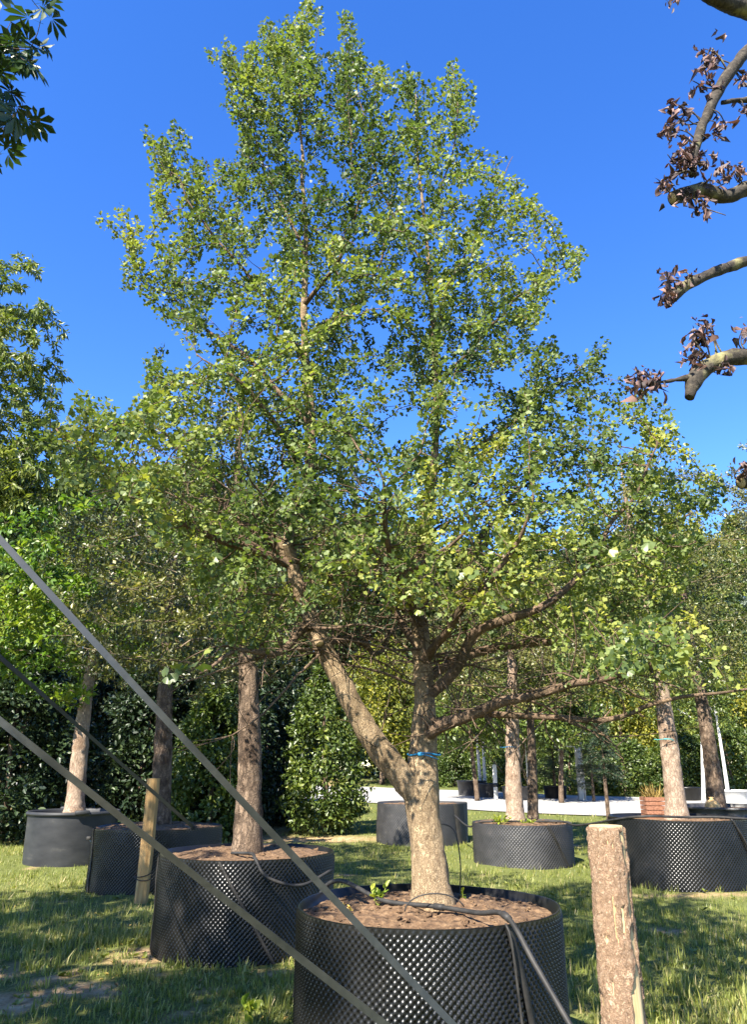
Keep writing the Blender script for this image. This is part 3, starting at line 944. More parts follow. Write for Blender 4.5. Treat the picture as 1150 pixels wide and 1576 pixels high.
    # leaves
    mb = MB()
    Pl, ax, nr, sz, tn_ = twig_leaves(None, P, par2, R, n0, .0075, 4, 4, .031, GINKGO, r, outward=.5, up=.2, spread=.045, droop=.18, tfreq=1.6, tbase=.46, tvar=.13)
    tn_ = np.clip(tn_ + .16 * np.clip((4.3 - Pl[:, 2]) / 1.0, 0, 1), 0, 1)      # the lower shoots are the yellower ones
    def proj(W):
        d = W - np.array((0, 0, CAMZ))
        z = d[:, 1] * CP + d[:, 2] * SP
        v = d[:, 2] * CP - d[:, 1] * SP
        return 575 + d[:, 0] / z * FPX, 788 - v / z * FPX, z
    px, py, z = proj(Pl)
    g = np.ones(len(Pl), bool)
    g &= ~((Pl[:, 2] > 4.6) & (fbm(Pl * 5.5, 91, 2) < .32))      # airy upper crown
    for gx, gy, a, b in gaps[:12]: g &= (((px - gx) / a) ** 2 + ((py - gy) / b) ** 2 > .8) | (r.random(len(Pl)) < .25)
    Pl, ax, nr, sz, tn_, px, py, z = [q[g] for q in (Pl, ax, nr, sz, tn_, px, py, z)]
    # the big-leaved low shoots in front
    ex, ea = [], []
    for (x0, y0, Y0, x1, y1, Y1, n) in ((905, 1020, 3.55, 1062, 1012, 3.3, 16), (690, 880, 3.65, 745, 868, 3.6, 7), (340, 1005, 3.7, 262, 1035, 3.6, 9), (300, 850, 3.8, 372, 880, 3.7, 7), (885, 872, 3.8, 1000, 835, 3.7, 8)):
        a, b = at(x0, y0, Y0), at(x1, y1, Y1)
        t = np.sort(r.random(n))[:, None]
        ex.append(a + (b - a) * t + r.normal(0, .022, (n, 3)))
    ex = np.concatenate(ex)
    m = len(ex)
    Pl = np.concatenate([Pl, ex]); ax = np.concatenate([ax, norm(r.normal(0, .5, (m, 3)) + np.array((0.2, -.2, -.5)))])
    nr = np.concatenate([nr, norm(r.normal(0, .4, (m, 3)) + np.array(SUN_DIR))]); sz = np.concatenate([sz, r.uniform(.055, .085, m)])
    tn_ = np.concatenate([tn_, r.uniform(.75, .95, m)])
    px, py, z = proj(Pl)
    app = sz / z * ((px > 0) & (px < 1150) & (py > 0) & (py < 1576)) + np.where(np.arange(len(Pl)) >= len(Pl) - m, 1, 0)
    order = np.argsort(-app)
    one = order[:300]
    rest = np.ones(len(Pl), bool); rest[one] = False
    add_leaves(mb, (Pl + inv)[rest], ax[rest], nr[rest], sz[rest], GINKGO, tn_[rest], r)
    mb.build('crown', M['ginkgo'], root, kind='stuff')
    variants = []
    for k in range(6):
        v = [(0, 0, 0)]
        for j in range(9):
            a = math.radians(-68 + 136 * j / 8)
            rr = .86 + .05 * math.sin(j * 2.1 + k) - (.2 if j == 4 else 0)
            v.append((rr * math.sin(a) * .68, rr * math.cos(a) * .95, .05 * math.sin(j * 1.7 + k * 1.3) + .10 * (abs(j - 4) / 4) ** 2))
        v += [(-.014, -.75, -.05), (.014, -.75, -.05)]
        t = [(0, j + 1, j) for j in range(1, 9)] + [(0, 10, 11)]
        variants.append(MB().add(np.array(v), t).mesh('leaf', M['ginkgo_one']))
    side, nn = leaf_frame(ax, nr)
    for q, i in enumerate(one):
        o = link('leaf', variants[q % 6], root)
        p_ = Pl[i] + inv
        o.matrix_local = Matrix(((side[i, 0] * sz[i], ax[i, 0] * sz[i], nn[i, 0] * sz[i], p_[0]), (side[i, 1] * sz[i], ax[i, 1] * sz[i], nn[i, 1] * sz[i], p_[1]),
                                 (side[i, 2] * sz[i], ax[i, 2] * sz[i], nn[i, 2] * sz[i], p_[2]), (0, 0, 0, 1)))
    print('main tree', len(P), len(Pl))
build_main_tree()

# ------------------------------------------------------------------ other grown trees
def grown_tree(name, label, cat, base, h, crown, trunk_r, leafm, barkm, tmpl, seed, n_att=800, lsize=.06, per=2, k=4, fork=None, lean=(0, 0), group=None, up=.1, droop=0.0, tbase=.45, step=.13, top=None, z0=None, rthr=.009, clump=.40, sun=.25):
    """crown: list of ellipsoids (cx, cy, cz, rx, ry, rz) relative to the base"""
    r = np.random.default_rng(seed)
    root = thing(name, label, cat, base, group)
    top = top or h * .92
    zz = np.linspace(z0 if z0 is not None else 0, top, int(top / .13))
    f = (zz - zz[0]) / (top - zz[0])
    Q = np.stack([lean[0] * f + .06 * np.sin(f * 5 + seed), lean[1] * f + .06 * np.cos(f * 4 + seed), zz], -1)
    Q[:, :2] -= Q[0, :2]
    RR = trunk_r * (1 - .9 * f ** 1.1) + .004
    RR *= 1 + .35 * np.exp(-(zz - zz[0]) / .12)
    pos, par = list(Q), list(range(-1, len(Q) - 1))
    A = []
    for (cx, cy, cz, rx, ry, rz) in crown:
        d = norm(r.normal(size=(n_att * 4, 3))) * r.random((n_att * 4, 1)) ** .42
        A.append(d * np.array((rx, ry, rz)) + np.array((cx, cy, cz)))
    A = np.concatenate(A)
    cl = fbm((A + np.array(base)) * 1.5, seed + 5, 2)
    A = A[r.random(len(A)) < np.clip((cl - clump) / .16, .03, 1)]
    A = A[r.permutation(len(A))[:n_att]]
    A = A[A[:, 2] > .3]
    P, pr = grow(pos, par, RR, A, step, 1.1, step * 1.3, 60, r, up=up, wob=.22)
    R = pipe(P, pr, RR, .0026, 2.2)
    n0 = len(Q)
    D = bark_disp(trunk_r * .16, seed, 2.2, 20)
    Qs, Rs = spline(Q, list(RR), .03)
    MB().add(*tube(Qs, Rs, 22, disp=lambda v, th: D(v, th) * np.minimum(1, Rs[:, None] / .06))).build('trunk', barkm, root)
    L = np.zeros(len(P), int)
    c_ = 0
    for i in range(n0, len(P)):
        if pr[i] < n0:
            c_ += 1
            L[i] = c_
        else: L[i] = L[pr[i]]
    gr = {}
    for c in chains(pr, R):
        j = c[1] if len(c) > 1 else c[0]
        if L[j] == 0: continue
        gr.setdefault(L[j], []).append(c)
    small = MB()
    for g, cs in gr.items():
        mx = max(R[c[1]] for c in cs)
        if mx > .013: tubes_for(cs, P, R).build('limb', M['bark_limb'], root)
        else:
            for c in cs: small.add(*tube(P[c], np.minimum(R[c], R[c[1]]), 3, cap=False))
    if small.n: small.build('twig_growth', M['twig'], root, kind='stuff')
    mb = MB()
    out = twig_leaves(mb, P, pr, R, n0, rthr, per, k, lsize, tmpl, r, outward=.5, up=up, spread=.06, droop=droop, tbase=tbase, tseed=seed, sun=sun)
    mb.build('crown', leafm, root, kind='stuff')
    print(name, len(P), len(out[0]))
    return root

x, y, R_, h_ = POTS['near']
grown_tree('small_leaved_tree', 'slender tree with blotchy peeling bark in the shaded studded container', 'tree', (x, y, h_ - .1), 5.6,
           [(-.3, 0, 3.3, 2.0, 1.7, 1.7), (-.8, .2, 2.4, 1.6, 1.6, .8)], .135, M['leaf_olive'], M['bark_brown'], RHOMB, 101, 1800, .052, 3, 5, tbase=.3, lean=(-.3, .1), z0=0)
x, y, R_, h_ = POTS['staked']
grown_tree('dark_stemmed_tree', 'tree with a dark straight stem in the container behind the timber stake', 'tree', (x, y, h_ - .1), 6.0,
           [(0, 0, 3.8, 2.2, 2.0, 2.0)], .15, M['leaf_olive'], M['bark_brown'], RHOMB, 102, 1300, .066, 3, 4, tbase=.3)
x, y, R_, h_ = POTS['tub']
grown_tree('broadleaf_tree', 'light green broad-leaved tree with a pale lower stem in the smooth dark tub', 'tree', (x, y, h_ - .1), 6.0,
           [(-.3, -.3, 3.9, 2.4, 2.2, 2.0)], .16, M['leaf_fresh'], M['bark_pale'], ELM, 103, 1000, .12, 3, 3, lean=(.15, 0), tbase=.6)
grown_tree('drooping_tree', 'tall tree with hanging yellowish narrow leaves below the chestnut sprays', 'tree', (-10.9, 18.0, 0), 16,
           [(0.0, 0, 10.9, 2.5, 2.8, 5.1), (1.3, 0, 8.6, 2.0, 2.0, 2.3), (-.6, 0, 6.0, 3.1, 2.9, 2.3)], .15, M['leaf_mid'], M['bark_pale'], WILLOW, 104, 2600, .20, 3, 3, droop=.75, tbase=.62, up=.05)
x, y, R_, h_ = POTS['mid']
grown_tree('straight_tree', 'tree with a smooth reddish-grey stem in the low dusty container', 'tree', (x - .1, y, h_ - .1), 5.6,
           [(0, 0, 3.4, 2.3, 2.0, 1.6)], .16, M['leaf_olive'], M['bark_pale'], RHOMB, 105, 1200, .066, 3, 4)
o = on_ground(822, 17.0)
grown_tree('dark_young_tree', 'young tree with a thin dark stem just behind the low dusty container', 'tree', o, 5.6,
           [(.2, 0, 4.2, 1.9, 1.8, 1.5)], .125, M['leaf_mid'], M['bark_brown'], RHOMB, 106, 600, .1, 3, 4)
x, y, R_, h_ = POTS['right']
grown_tree('ringed_tree', 'tree with pale peeling stem and teal tie in the container behind the log post', 'tree', (x, y - .05, h_ - .1), 6.2,
           [(.1, 0, 3.6, 2.0, 1.9, 1.9), (.6, -.3, 4.6, 1.5, 1.5, 1.3), (-1.1, .1, 2.7, 1.3, 1.3, .9)], .15, M['leaf_olive'], M['bark_pale'], RHOMB, 107, 2200, .056, 3, 5, lean=(-.2, 0), tbase=.5)
x, y, R_, h_ = POTS['edge']
grown_tree('shaded_tree', 'tree with a dark blotched stem in the panelled black container', 'tree', (x - .3, y, h_ - .1), 6.6,
           [(0, 0, 4.2, 2.4, 2.2, 2.2)], .17, M['leaf_mid'], M['bark_brown'], RHOMB, 108, 1200, .075, 3, 4)
grown_tree('silver_tree', 'tall grey-leaved tree rising against the sky beyond the panelled black container', 'tree', (12.0, 20.0, .09), 11.6,
           [(-.1, 0, 8.2, 1.7, 1.9, 3.2), (0, 0, 5.4, 2.1, 2, 2)], .2, M['leaf_silver'], M['bark_brown'], RHOMB, 109, 900, .10, 3, 4)

# ------------------------------------------------------------------ chestnut trees at the side: sprays hang into view, the rest shades the ground
def chestnut(name, label, base, h, crown, seed, n_att, single_frame):
    r = np.random.default_rng(seed)
    root = thing(name, label, 'tree', base)
    b = np.array(base, float)
    zz = np.linspace(0, h * .85, 50)
    Q = np.stack([.12 * np.sin(zz * .7), .1 * np.cos(zz * .6) - .1, zz], -1)
    RR = .2 * (1 - zz / h) + .02
    A = []
    for (cx, cy, cz, rx, ry, rz, n) in crown:
        d = norm(r.normal(size=(n, 3))) * r.random((n, 1)) ** .4
        A.append(d * np.array((rx, ry, rz)) + np.array((cx, cy, cz)) - b)
    A = np.concatenate(A)
    A = A[r.random(len(A)) < np.clip((fbm((A + b) * .8, seed, 2) - .38) / .15, .02, 1)]
    dA = A + b - np.array((0, 0, CAMZ))
    zA = dA[:, 1] * CP + dA[:, 2] * SP
    xA, yA = 575 + dA[:, 0] / np.maximum(zA, .1) * FPX, 788 - (dA[:, 2] * CP - dA[:, 1] * SP) / np.maximum(zA, .1) * FPX
    A = A[~((zA > .3) & (xA > -60) & (xA < 1210) & (yA > -60)) | ((xA < 100 - .22 * np.maximum(yA, 0)) & (yA < 250))]
    P, pr = grow(list(Q), list(range(-1, 49)), RR, A, .22, 2.2, .25, 60, r, up=.05, wob=.2)
    R = pipe(P, pr, RR, .004, 2.2)
    MB().add(*tube(*spline(Q, list(RR), .06), 20, disp=bark_disp(.02, seed))).build('trunk', M['bark_brown'], root)
    mb = tubes_for([c for c in chains(pr, R) if len(c) > 1 and c[1] >= 50], P, R)
    mb.build('limb', M['bark_limb'], root)
    i = np.arange(50, len(P)); i = i[R[i] < .012]
    i = np.repeat(i, 2)
    c = P[pr[i]] + (P[i] - P[pr[i]]) * r.random((len(i), 1))
    k = 1
    ax = norm(r.normal(0, .7, c.shape) + np.array((.1, 0, -.45)))
    nr = norm(r.normal(0, .45, c.shape) + np.array((0, 0, 1.)))
    pos = c + ax * .12
    sz = r.uniform(.17, .27, len(c))
    d = pos + b - np.array((0, 0, CAMZ))
    z = d[:, 1] * CP + d[:, 2] * SP
    v = d[:, 2] * CP - d[:, 1] * SP
    px, py = 575 + d[:, 0] / np.maximum(z, .1) * FPX, 788 - v / np.maximum(z, .1) * FPX
    inview = (z > .5) & (px > -45) & (px < 1200) & (py > -45) & (py < 1600)
    good = inview & ((px < 112 - .25 * np.maximum(py, 0)) & (py < 262))
    keep = (~inview) | good
    # the sprays in view
    ones = np.where(good)[0]
    if single_frame:
        me = [MB().add(*palmate(q, 7)[:2]).mesh('leaf', M['leaf_chestnut']) for q in range(2)]
        side, nn = leaf_frame(ax, nr)
        for q, j in enumerate(ones[:300]):
            o = link('leaf', me[q % 2], root)
            s = sz[j]
            o.matrix_local = Matrix([[side[j, a] * s, ax[j, a] * s, nn[j, a] * s, pos[j, a]] for a in range(3)] + [[0, 0, 0, 1]])
        keep &= ~good
    mb = MB()
    add_leaves(mb, pos[keep], ax[keep], nr[keep], sz[keep], PALMATE, r.random(keep.sum()), r)
    mb.build('crown', M['leaf_chestnut'], root, kind='stuff')
    print(name, len(P), len(pos), len(ones))
    return root
chestnut('chestnut_tree', 'horse chestnut whose dark palmate leaf sprays hang against the sky', (-6.2, 5.6, 0), 11,
         [(-6.0, 5.6, 8.2, 2.2, 2.2, 2.2, 420), (-4.1, 6.0, 8.8, .85, .7, 1.1, 120), (-6.2, 4.2, 6.0, 2.4, 2.2, 1.8, 420)], 201, 0, True)
chestnut('shade_chestnut_tree', 'horse chestnut anchoring the webbing straps and shading the foreground turf', (-4.9, 0.4, 0), 9,
         [(-4.7, -1.0, 6.4, 2.2, 2.4, 1.7, 230), (-4.9, 2.2, 5.9, 2.2, 1.9, 1.5, 420)], 202, 0, False)

# ------------------------------------------------------------------ containers
def stud_container(name, label, key, p=.036, sub=4, amp=.011, seed=1, mat='plastic', seam=None, wob=.02, soil_drop=.05, dome=.03, edge_h=.03, group=None, soilm='soil'):
    x, y, R, h = POTS[key]
    r = np.random.default_rng(seed)
    root = thing(name, label, 'plant container', (x, y, float(gz(x, y))), group)
    na = int(round(2 * math.pi * R / p))
    nv = int(round(h / p))
    th = np.arange(na * sub) * 2 * math.pi / (na * sub)
    z = np.linspace(-.03, h, nv * sub + 1)
    TH, Z = np.meshgrid(th, z)
    U, V = TH * na, np.arange(nv * sub + 1)[:, None] * 2 * math.pi / sub
    c = np.cos(U) * np.cos(V)
    c = np.sign(c) * np.abs(c) ** .85
    calm = np.clip((h - Z) / edge_h, 0, 1)
    low = lambda s, a: (fbm(np.stack([np.cos(TH) * a, np.sin(TH) * a, Z * a * .9], -1), s, 2) - .5) * 2
    RR = R + low(seed, 1.4) * wob + low(seed + 9, 3.5) * wob * .35 + c * amp * calm
    Zt = Z + (Z / h) ** 2 * low(seed + 3, 1.2) * .012
    v = np.stack([np.cos(TH) * RR, np.sin(TH) * RR, Zt], -1)
    n, m = TH.shape
    i = np.arange(n - 1)[:, None] * m
    j = np.arange(m)[None]
    k = (j + 1) % m
    q = np.stack([i + j, i + k, i + m + k, i + m + j], -1).reshape(-1, 4)
    wall = MB().add(v, None, q).build('wall', M[mat], root)
    # folded rim: an inner lip that gives the sheet its thickness
    top = v[-1]
    inn = top * np.array((1 - .012 / R, 1 - .012 / R, 1))
    low_ = inn - np.array((0, 0, .16)); low_[:, :2] *= (1 - .01)
    vv = np.concatenate([top, inn, low_]) + np.array((0, 0, .0015))
    jj = np.arange(m); kk = (jj + 1) % m
    qq = np.concatenate([np.stack([jj, kk, m + kk, m + jj], -1), np.stack([m + jj, m + kk, 2 * m + kk, 2 * m + jj], -1)])
    MB().add(vv, None, qq).build('rim', M[mat], root)
    # soil
    nr_, ns = (60, 190) if key == 'main' else (26, 90)
    rr = np.linspace(0, 1, nr_)[:, None]; ta = np.linspace(0, 2 * math.pi, ns, endpoint=False)[None]
    rim = (R - .016 + wob * -.6)
    X, Y = rr * np.cos(ta) * rim, rr * np.sin(ta) * rim
    Zs = h - soil_drop + dome * (1 - rr ** 2) + (fbm(np.stack([X * 7, Y * 7, 0 * X], -1), seed + 2, 4) - .5) * .05 + (fbm(np.stack([X * 38, Y * 38, 0 * X], -1), seed, 2) - .5) * .022
    vs = np.stack([X, Y, Zs], -1)
    i = np.arange(nr_ - 1)[:, None] * ns; j = np.arange(ns)[None]; k = (j + 1) % ns
    q = np.stack([i + j, i + ns + j, i + ns + k, i + k], -1).reshape(-1, 4)
    MB().add(vs, None, q).build('soil', M[soilm], root)
    # clods
    mb = MB()
    for _ in range(260 if key == 'main' else 120):
        a, d = r.random() * 6.28, rim * math.sqrt(r.random()) * .96
        s = r.uniform(.003, .011) * (2.0 if r.random() < .1 else 1)
        v8, t8, q8 = box(s * 2, s * 1.6, s * 1.3, bev=s * .4)
        ang = r.random() * 6.28
        rot = np.array(((math.cos(ang), -math.sin(ang), 0), (math.sin(ang), math.cos(ang), 0), (0, 0, 1)))
        zc = h - soil_drop + dome * (1 - (d / rim) ** 2) + (float(fbm(np.array([[math.cos(a) * d * 7, math.sin(a) * d * 7, 0]]), seed + 2, 4)[0]) - .5) * .05
        mb.add((v8 * np.array((r.uniform(.6, 2.0), 1, r.uniform(.5, 1))) + r.normal(0, s * .2, v8.shape)) @ rot.T + np.array((math.cos(a) * d, math.sin(a) * d, zc + s * .4)), t8, q8)
    mb.build('clods', M[soilm], root, kind='stuff')
    # overlapping seam: a slanting strip on the outside
    for (t0, t1, w) in (seam or []):
        n = 40
        f = np.linspace(0, 1, n)
        tt = t0 + (t1 - t0) * f
        zz = h * (1 - f) * .995
        def surf(tq):
            ii = np.clip((zz + .03) / (h + .03) * (len(z) - 1), 0, len(z) - 1).astype(int)
            jq = (np.round((tq % (2 * math.pi)) / (2 * math.pi) * m).astype(int)) % m
            return (R + (low_field(ii, jq)) + .016)
        def low_field(ii, jq):
            return (RR - R - c * amp * calm)[ii, jq]
        e0, e1 = tt - w / R / 2, tt + w / R / 2
        r0, r1 = surf(e0), surf(e1)
        o0 = np.stack([np.cos(e0) * r0, np.sin(e0) * r0, zz], -1)
        o1 = np.stack([np.cos(e1) * (r1 + .004), np.sin(e1) * (r1 + .004), zz], -1)
        i0, i1 = o0 * np.array((.985, .985, 1)), o1 * np.array((.985, .985, 1))
        V4 = np.stack([o0, o1, i1, i0], 1).reshape(-1, 3)
        a4 = np.arange(n - 1)[:, None] * 4
        qs = np.concatenate([np.concatenate([a4 + s, a4 + (s + 1) % 4, a4 + 4 + (s + 1) % 4, a4 + 4 + s], 1) for s in range(4)])
        MB().add(V4, None, qs).build('seam_strip', M['rubber'], root)
    return root

A = lambda d: math.radians(d)
stud_container('studded_container', 'black studded container with red-brown soil holding the large two-stemmed ginkgo', 'main', .0365, 4, .014, 1, seam=[(A(-62), A(-44), .035)], wob=.022, soil_drop=.05, dome=.045)
stud_container('studded_container', 'shaded black studded container holding the blotchy-barked slender tree', 'near', .043, 4, .015, 2, seam=[(A(-98), A(-62), .03), (A(190), A(188), .09)], wob=.03, soil_drop=.03)
stud_container('studded_container', 'black studded container partly hidden by the upright timber stake', 'staked', .045, 4, .015, 3, seam=[(A(-150), A(-142), .05)], wob=.025, soil_drop=.02, dome=.05)
stud_container('studded_container', 'dusty studded container standing behind the ginkgo trunk near the road', 'far', .06, 4, .014, 4, 'plastic_dusty', seam=[(A(-42), A(-34), .34)], wob=.015)
stud_container('studded_container', 'low dusty studded container with weeds growing over its rim', 'mid', .055, 4, .014, 5, 'plastic_dusty', seam=[(A(-72), A(-42), .03)], wob=.012, soil_drop=.02, dome=.04)
stud_container('studded_container', 'large black studded container behind the log post', 'right', .052, 4, .016, 6, seam=[(A(-62), A(-28), .03)], wob=.02, soil_drop=.06)

def lathe(prof, sides=48, wob=0, seed=0):
    prof = np.asarray(prof, float)
    th = np.arange(sides) * 2 * math.pi / sides
    TH, Rr = np.meshgrid(th, prof[:, 0])
    Z = np.broadcast_to(prof[:, 1][:, None], TH.shape)
    if wob: Rr = Rr * (1 + wob * (fbm(np.stack([np.cos(TH) * 1.5, np.sin(TH) * 1.5, Z * 2], -1), seed, 2) - .5))
    v = np.stack([np.cos(TH) * Rr, np.sin(TH) * Rr, Z], -1)
    i = np.arange(len(prof) - 1)[:, None] * sides; j = np.arange(sides)[None]; k = (j + 1) % sides
    return v, None, np.stack([i + j, i + k, i + sides + k, i + sides + j], -1).reshape(-1, 4)

def smooth_tub():
    x, y, R, h = POTS['tub']
    t = thing('plastic_tub', 'smooth dark grey tub with a rolled rim holding the light green broad-leaved tree', 'plant container', (x, y, 0))
    MB().add(*lathe([(R * .97, -.02), (R * .985, .2), (R, h - .09), (R, h - .06)], 64, .03, 2)).build('wall', M['tub'], t)
    MB().add(*lathe([(R, h - .062), (R + .03, h - .06), (R + .035, h - .03), (R + .02, h), (R - .01, h), (R - .03, h - .03), (R - .03, h - .16)], 64, .03, 2)).build('rim', M['tub'], t)
    MB().add(*lathe([(0.001, h - .08), (R * .5, h - .07), (R * .99, h - .1)], 40, .0)).build('soil', M['soil'], t)
    for a in (-60, 120):
        c = np.array((math.cos(A(a)), math.sin(A(a)))) * (R + .03)
        v, q3, q4 = box(.24, .10, .07, bev=.015)
        ang = A(a + 90)
        rot = np.array(((math.cos(ang), -math.sin(ang), 0), (math.sin(ang), math.cos(ang), 0), (0, 0, 1)))
        MB().add(v @ rot.T + np.array((*c, h - .005)), q3, q4).build('handle', M['tub'], t)
smooth_tub()

def panelled():
    x, y, R, h = POTS['edge']
    t = thing('panelled_container', 'black container of large bulging panels holding the dark-stemmed tree by the road', 'plant container', (x, y, 0))
    n = 34
    th = np.linspace(0, 2 * math.pi, n * 8, endpoint=False)
    z = np.linspace(-.02, h, 40)
    TH, Z = np.meshgrid(th, z)
    b = np.abs(np.sin(TH * n / 2)) * np.sqrt(np.clip(np.sin(np.clip((Z - .03) / (h * .82), 0, 1) * math.pi * 2) ** 2, 0, 1)) * .035
    RR = R + b
    v = np.stack([np.cos(TH) * RR, np.sin(TH) * RR, Z], -1)
    nn, m = TH.shape
    i = np.arange(nn - 1)[:, None] * m; j = np.arange(m)[None]; k = (j + 1) % m
    MB().add(v, None, np.stack([i + j, i + k, i + m + k, i + m + j], -1).reshape(-1, 4)).build('wall', M['plastic'], t)
    MB().add(*lathe([(R, h - .05), (R + .05, h - .045), (R + .055, h), (R - .02, h), (R - .03, h - .12)], 64, .02, 2)).build('rim', M['plastic_dusty'], t)
    MB().add(*lathe([(0.001, h - .05), (R * .5, h - .05), (R * .985, h - .08)], 40, 0)).build('soil', M['soil'], t)
    s = thing('ochre_sack', 'small ochre sack slumped on the rim of the panelled black container', 'sack', (x - .62, y - .55, h - .09))
    v, q3, q4 = lathe([(.001, 0), (.12, 0), (.15, .05), (.145, .13), (.10, .2), (.05, .225)], 20, .3, 4)
    MB().add(v, q3, q4).build('bag', M['sack'], s)
    MB().add(*lathe([(.05, .222), (.035, .24), (.06, .27), (.02, .275)], 14, .4, 5)).build('tied_neck', M['sack'], s)
panelled()

def planter():
    b = at(1008, 1263, 12.35)
    t = thing('planter_box', 'small reddish-brown slatted planter with dry grass on the container behind the log post', 'planter', b)
    hh = .62
    for k in range(5):
        z = .06 + k * .115
        for (sx, sy, cx, cy) in ((.40, .022, 0, -.2), (.40, .022, 0, .2), (.022, .356, -.19, 0), (.022, .356, .19, 0)):
            MB().add(*box(sx, sy, .098, (cx, cy, z + .05), bev=.005)).build('slat', M['terracotta'], t, smooth=False)
    MB().add(*box(.35, .35, .05, (0, 0, hh - .06))).build('soil', M['soil'], t, smooth=False)
    mb = MB(); r = np.random.default_rng(8)
    n = 90
    pos = np.stack([r.normal(0, .07, n), r.normal(0, .07, n), np.full(n, hh - .05)], -1)
    ax = norm(np.stack([r.normal(0, .35, n), r.normal(0, .35, n), np.ones(n)], -1))
    add_leaves(mb, pos, ax, norm(r.normal(size=(n, 3))), r.uniform(.15, .5, n), (NEEDLE[0] * np.array((.15, 1, 1)), NEEDLE[1]), np.full(n, .3), r)
    mb.build('dry_grass', M['dead'], t, kind='stuff')
    t.scale = (.72, .72, .55)
planter()

# ------------------------------------------------------------------ log post and stake
def log_post():
    b = np.array((1.01, 3.5, 0))
    t = thing('log_post', 'thick round log post with flaking reddish bark and a bare yellow flank', 'post', b)
    H = 1.36
    th = np.arange(72) * 2 * math.pi / 72
    z = np.linspace(-.05, H, 150)
    TH, Z = np.meshgrid(th, z)
    R0 = .082 - .011 * (Z / H)
    lowr = (fbm(np.stack([np.cos(TH) * 1.6, np.sin(TH) * 1.6, Z * 2.2], -1), 4, 2) - .5) * .016
    R = R0 + lowr
    v = np.stack([np.cos(TH) * R, np.sin(TH) * R, Z + 0 * TH], -1)
    n, m = TH.shape
    i = np.arange(n - 1)[:, None] * m; j = np.arange(m)[None]; k = (j + 1) % m
    q = np.stack([i + j, i + k, i + m + k, i + m + j], -1).reshape(-1, 4)
    MB().add(v, None, q).build('wood_core', M['post_wood'], t)
    c = np.concatenate([v[-1] + np.array((0, 0, 0)), [[0, 0, H + .003]]])
    MB().add(c, [(72, a, (a + 1) % 72) for a in range(72)]).build('sawn_top', M['cut'], t, smooth=False)
    # bark shell, open on the flank away from the big pot
    q3 = np.stack([np.cos(TH) * 5, np.sin(TH) * 5, Z * 9], -1)
    rough = fbm(q3, 6, 4)
    flake = np.abs(fbm(np.stack([np.cos(TH) * 9, np.sin(TH) * 9, Z * 26], -1), 12, 3) - .5)
    Rb = R + .006 + (rough - .5) * .014 + flake * .03
    phi = np.degrees(TH)
    cen = (phi - 318 + 180) % 360 - 180            # bare strip direction
    width = 17 + 20 * np.clip((.72 - Z) / .3, 0, 1) * (Z < .72) + (fbm(np.stack([Z * 8, 0 * Z, 0 * Z + 2], -1), 17, 3) - .5) * 42
    bark = np.abs(cen) > np.maximum(width, 3)
    holes = fbm(np.stack([np.cos(TH) * 4, np.sin(TH) * 4, Z * 7], -1), 23, 3) > .70
    bark &= ~holes
    vb = np.stack([np.cos(TH) * Rb, np.sin(TH) * Rb, Z + 0 * TH], -1)
    vi = np.stack([np.cos(TH) * (R - .002), np.sin(TH) * (R - .002), Z + 0 * TH], -1)
    vb = np.where(bark[..., None], vb, vi)
    vb[-1] = vi[-1] + np.array((0, 0, -.002))
    fb = (bark[:-1] | bark[1:])
    fb = fb | np.roll(fb, -1, 1)
    MB().add(vb, None, q[fb.ravel()]).build('bark', M['post_bark'], t)
    # wire tie
    a = np.linspace(0, 2 * math.pi, 40)
    zw = .62 + .01 * np.sin(a * 2)
    MB().add(*tube(np.stack([np.cos(a) * .097, np.sin(a) * .097, zw], -1), .0022, 6)).build('wire', M['rubber'], t)
log_post()

def stake():
    b = on_ground(216, 10.25)
    t = thing('timber_stake', 'upright honey-coloured timber stake in front of a studded container', 'stake', b)
    H = 1.46
    z = np.linspace(-.05, H, 40)
    ring = [(-.075, -.03), (-.06, -.06), (-.02, -.075), (.03, -.072), (.065, -.05), (.075, -.02), (.075, .05), (-.075, .05)]
    V = []
    for zz in z:
        w = 1 + (vnoise(np.array([[zz * 3, 0, 0]]), 3)[0] - .5) * .08
        V.append([(a * w + .02 * math.sin(zz * 1.3), c * w, zz) for a, c in ring])
    V = np.array(V)
    n, m = 40, len(ring)
    i = np.arange(n - 1)[:, None] * m; j = np.arange(m)[None]; k = (j + 1) % m
    q = np.stack([i + j, i + k, i + m + k, i + m + j], -1).reshape(-1, 4)
    mb = MB().add(V, None, q)
    mb.add(np.concatenate([V[-1], V[-1].mean(0)[None]]), [(m, a, (a + 1) % m) for a in range(m)])
    mb.build('post', M['stake'], t, smooth=False)
    a = np.linspace(0, 2 * math.pi, 30)
    for zc, s in ((.34, .5), (.30, -.4)):
        MB().add(*tube(np.stack([np.cos(a) * .10, np.sin(a) * .085, zc + .03 * np.sin(a + s)], -1), .006, 6)).build('tie', M['rubber'], t)
stake()

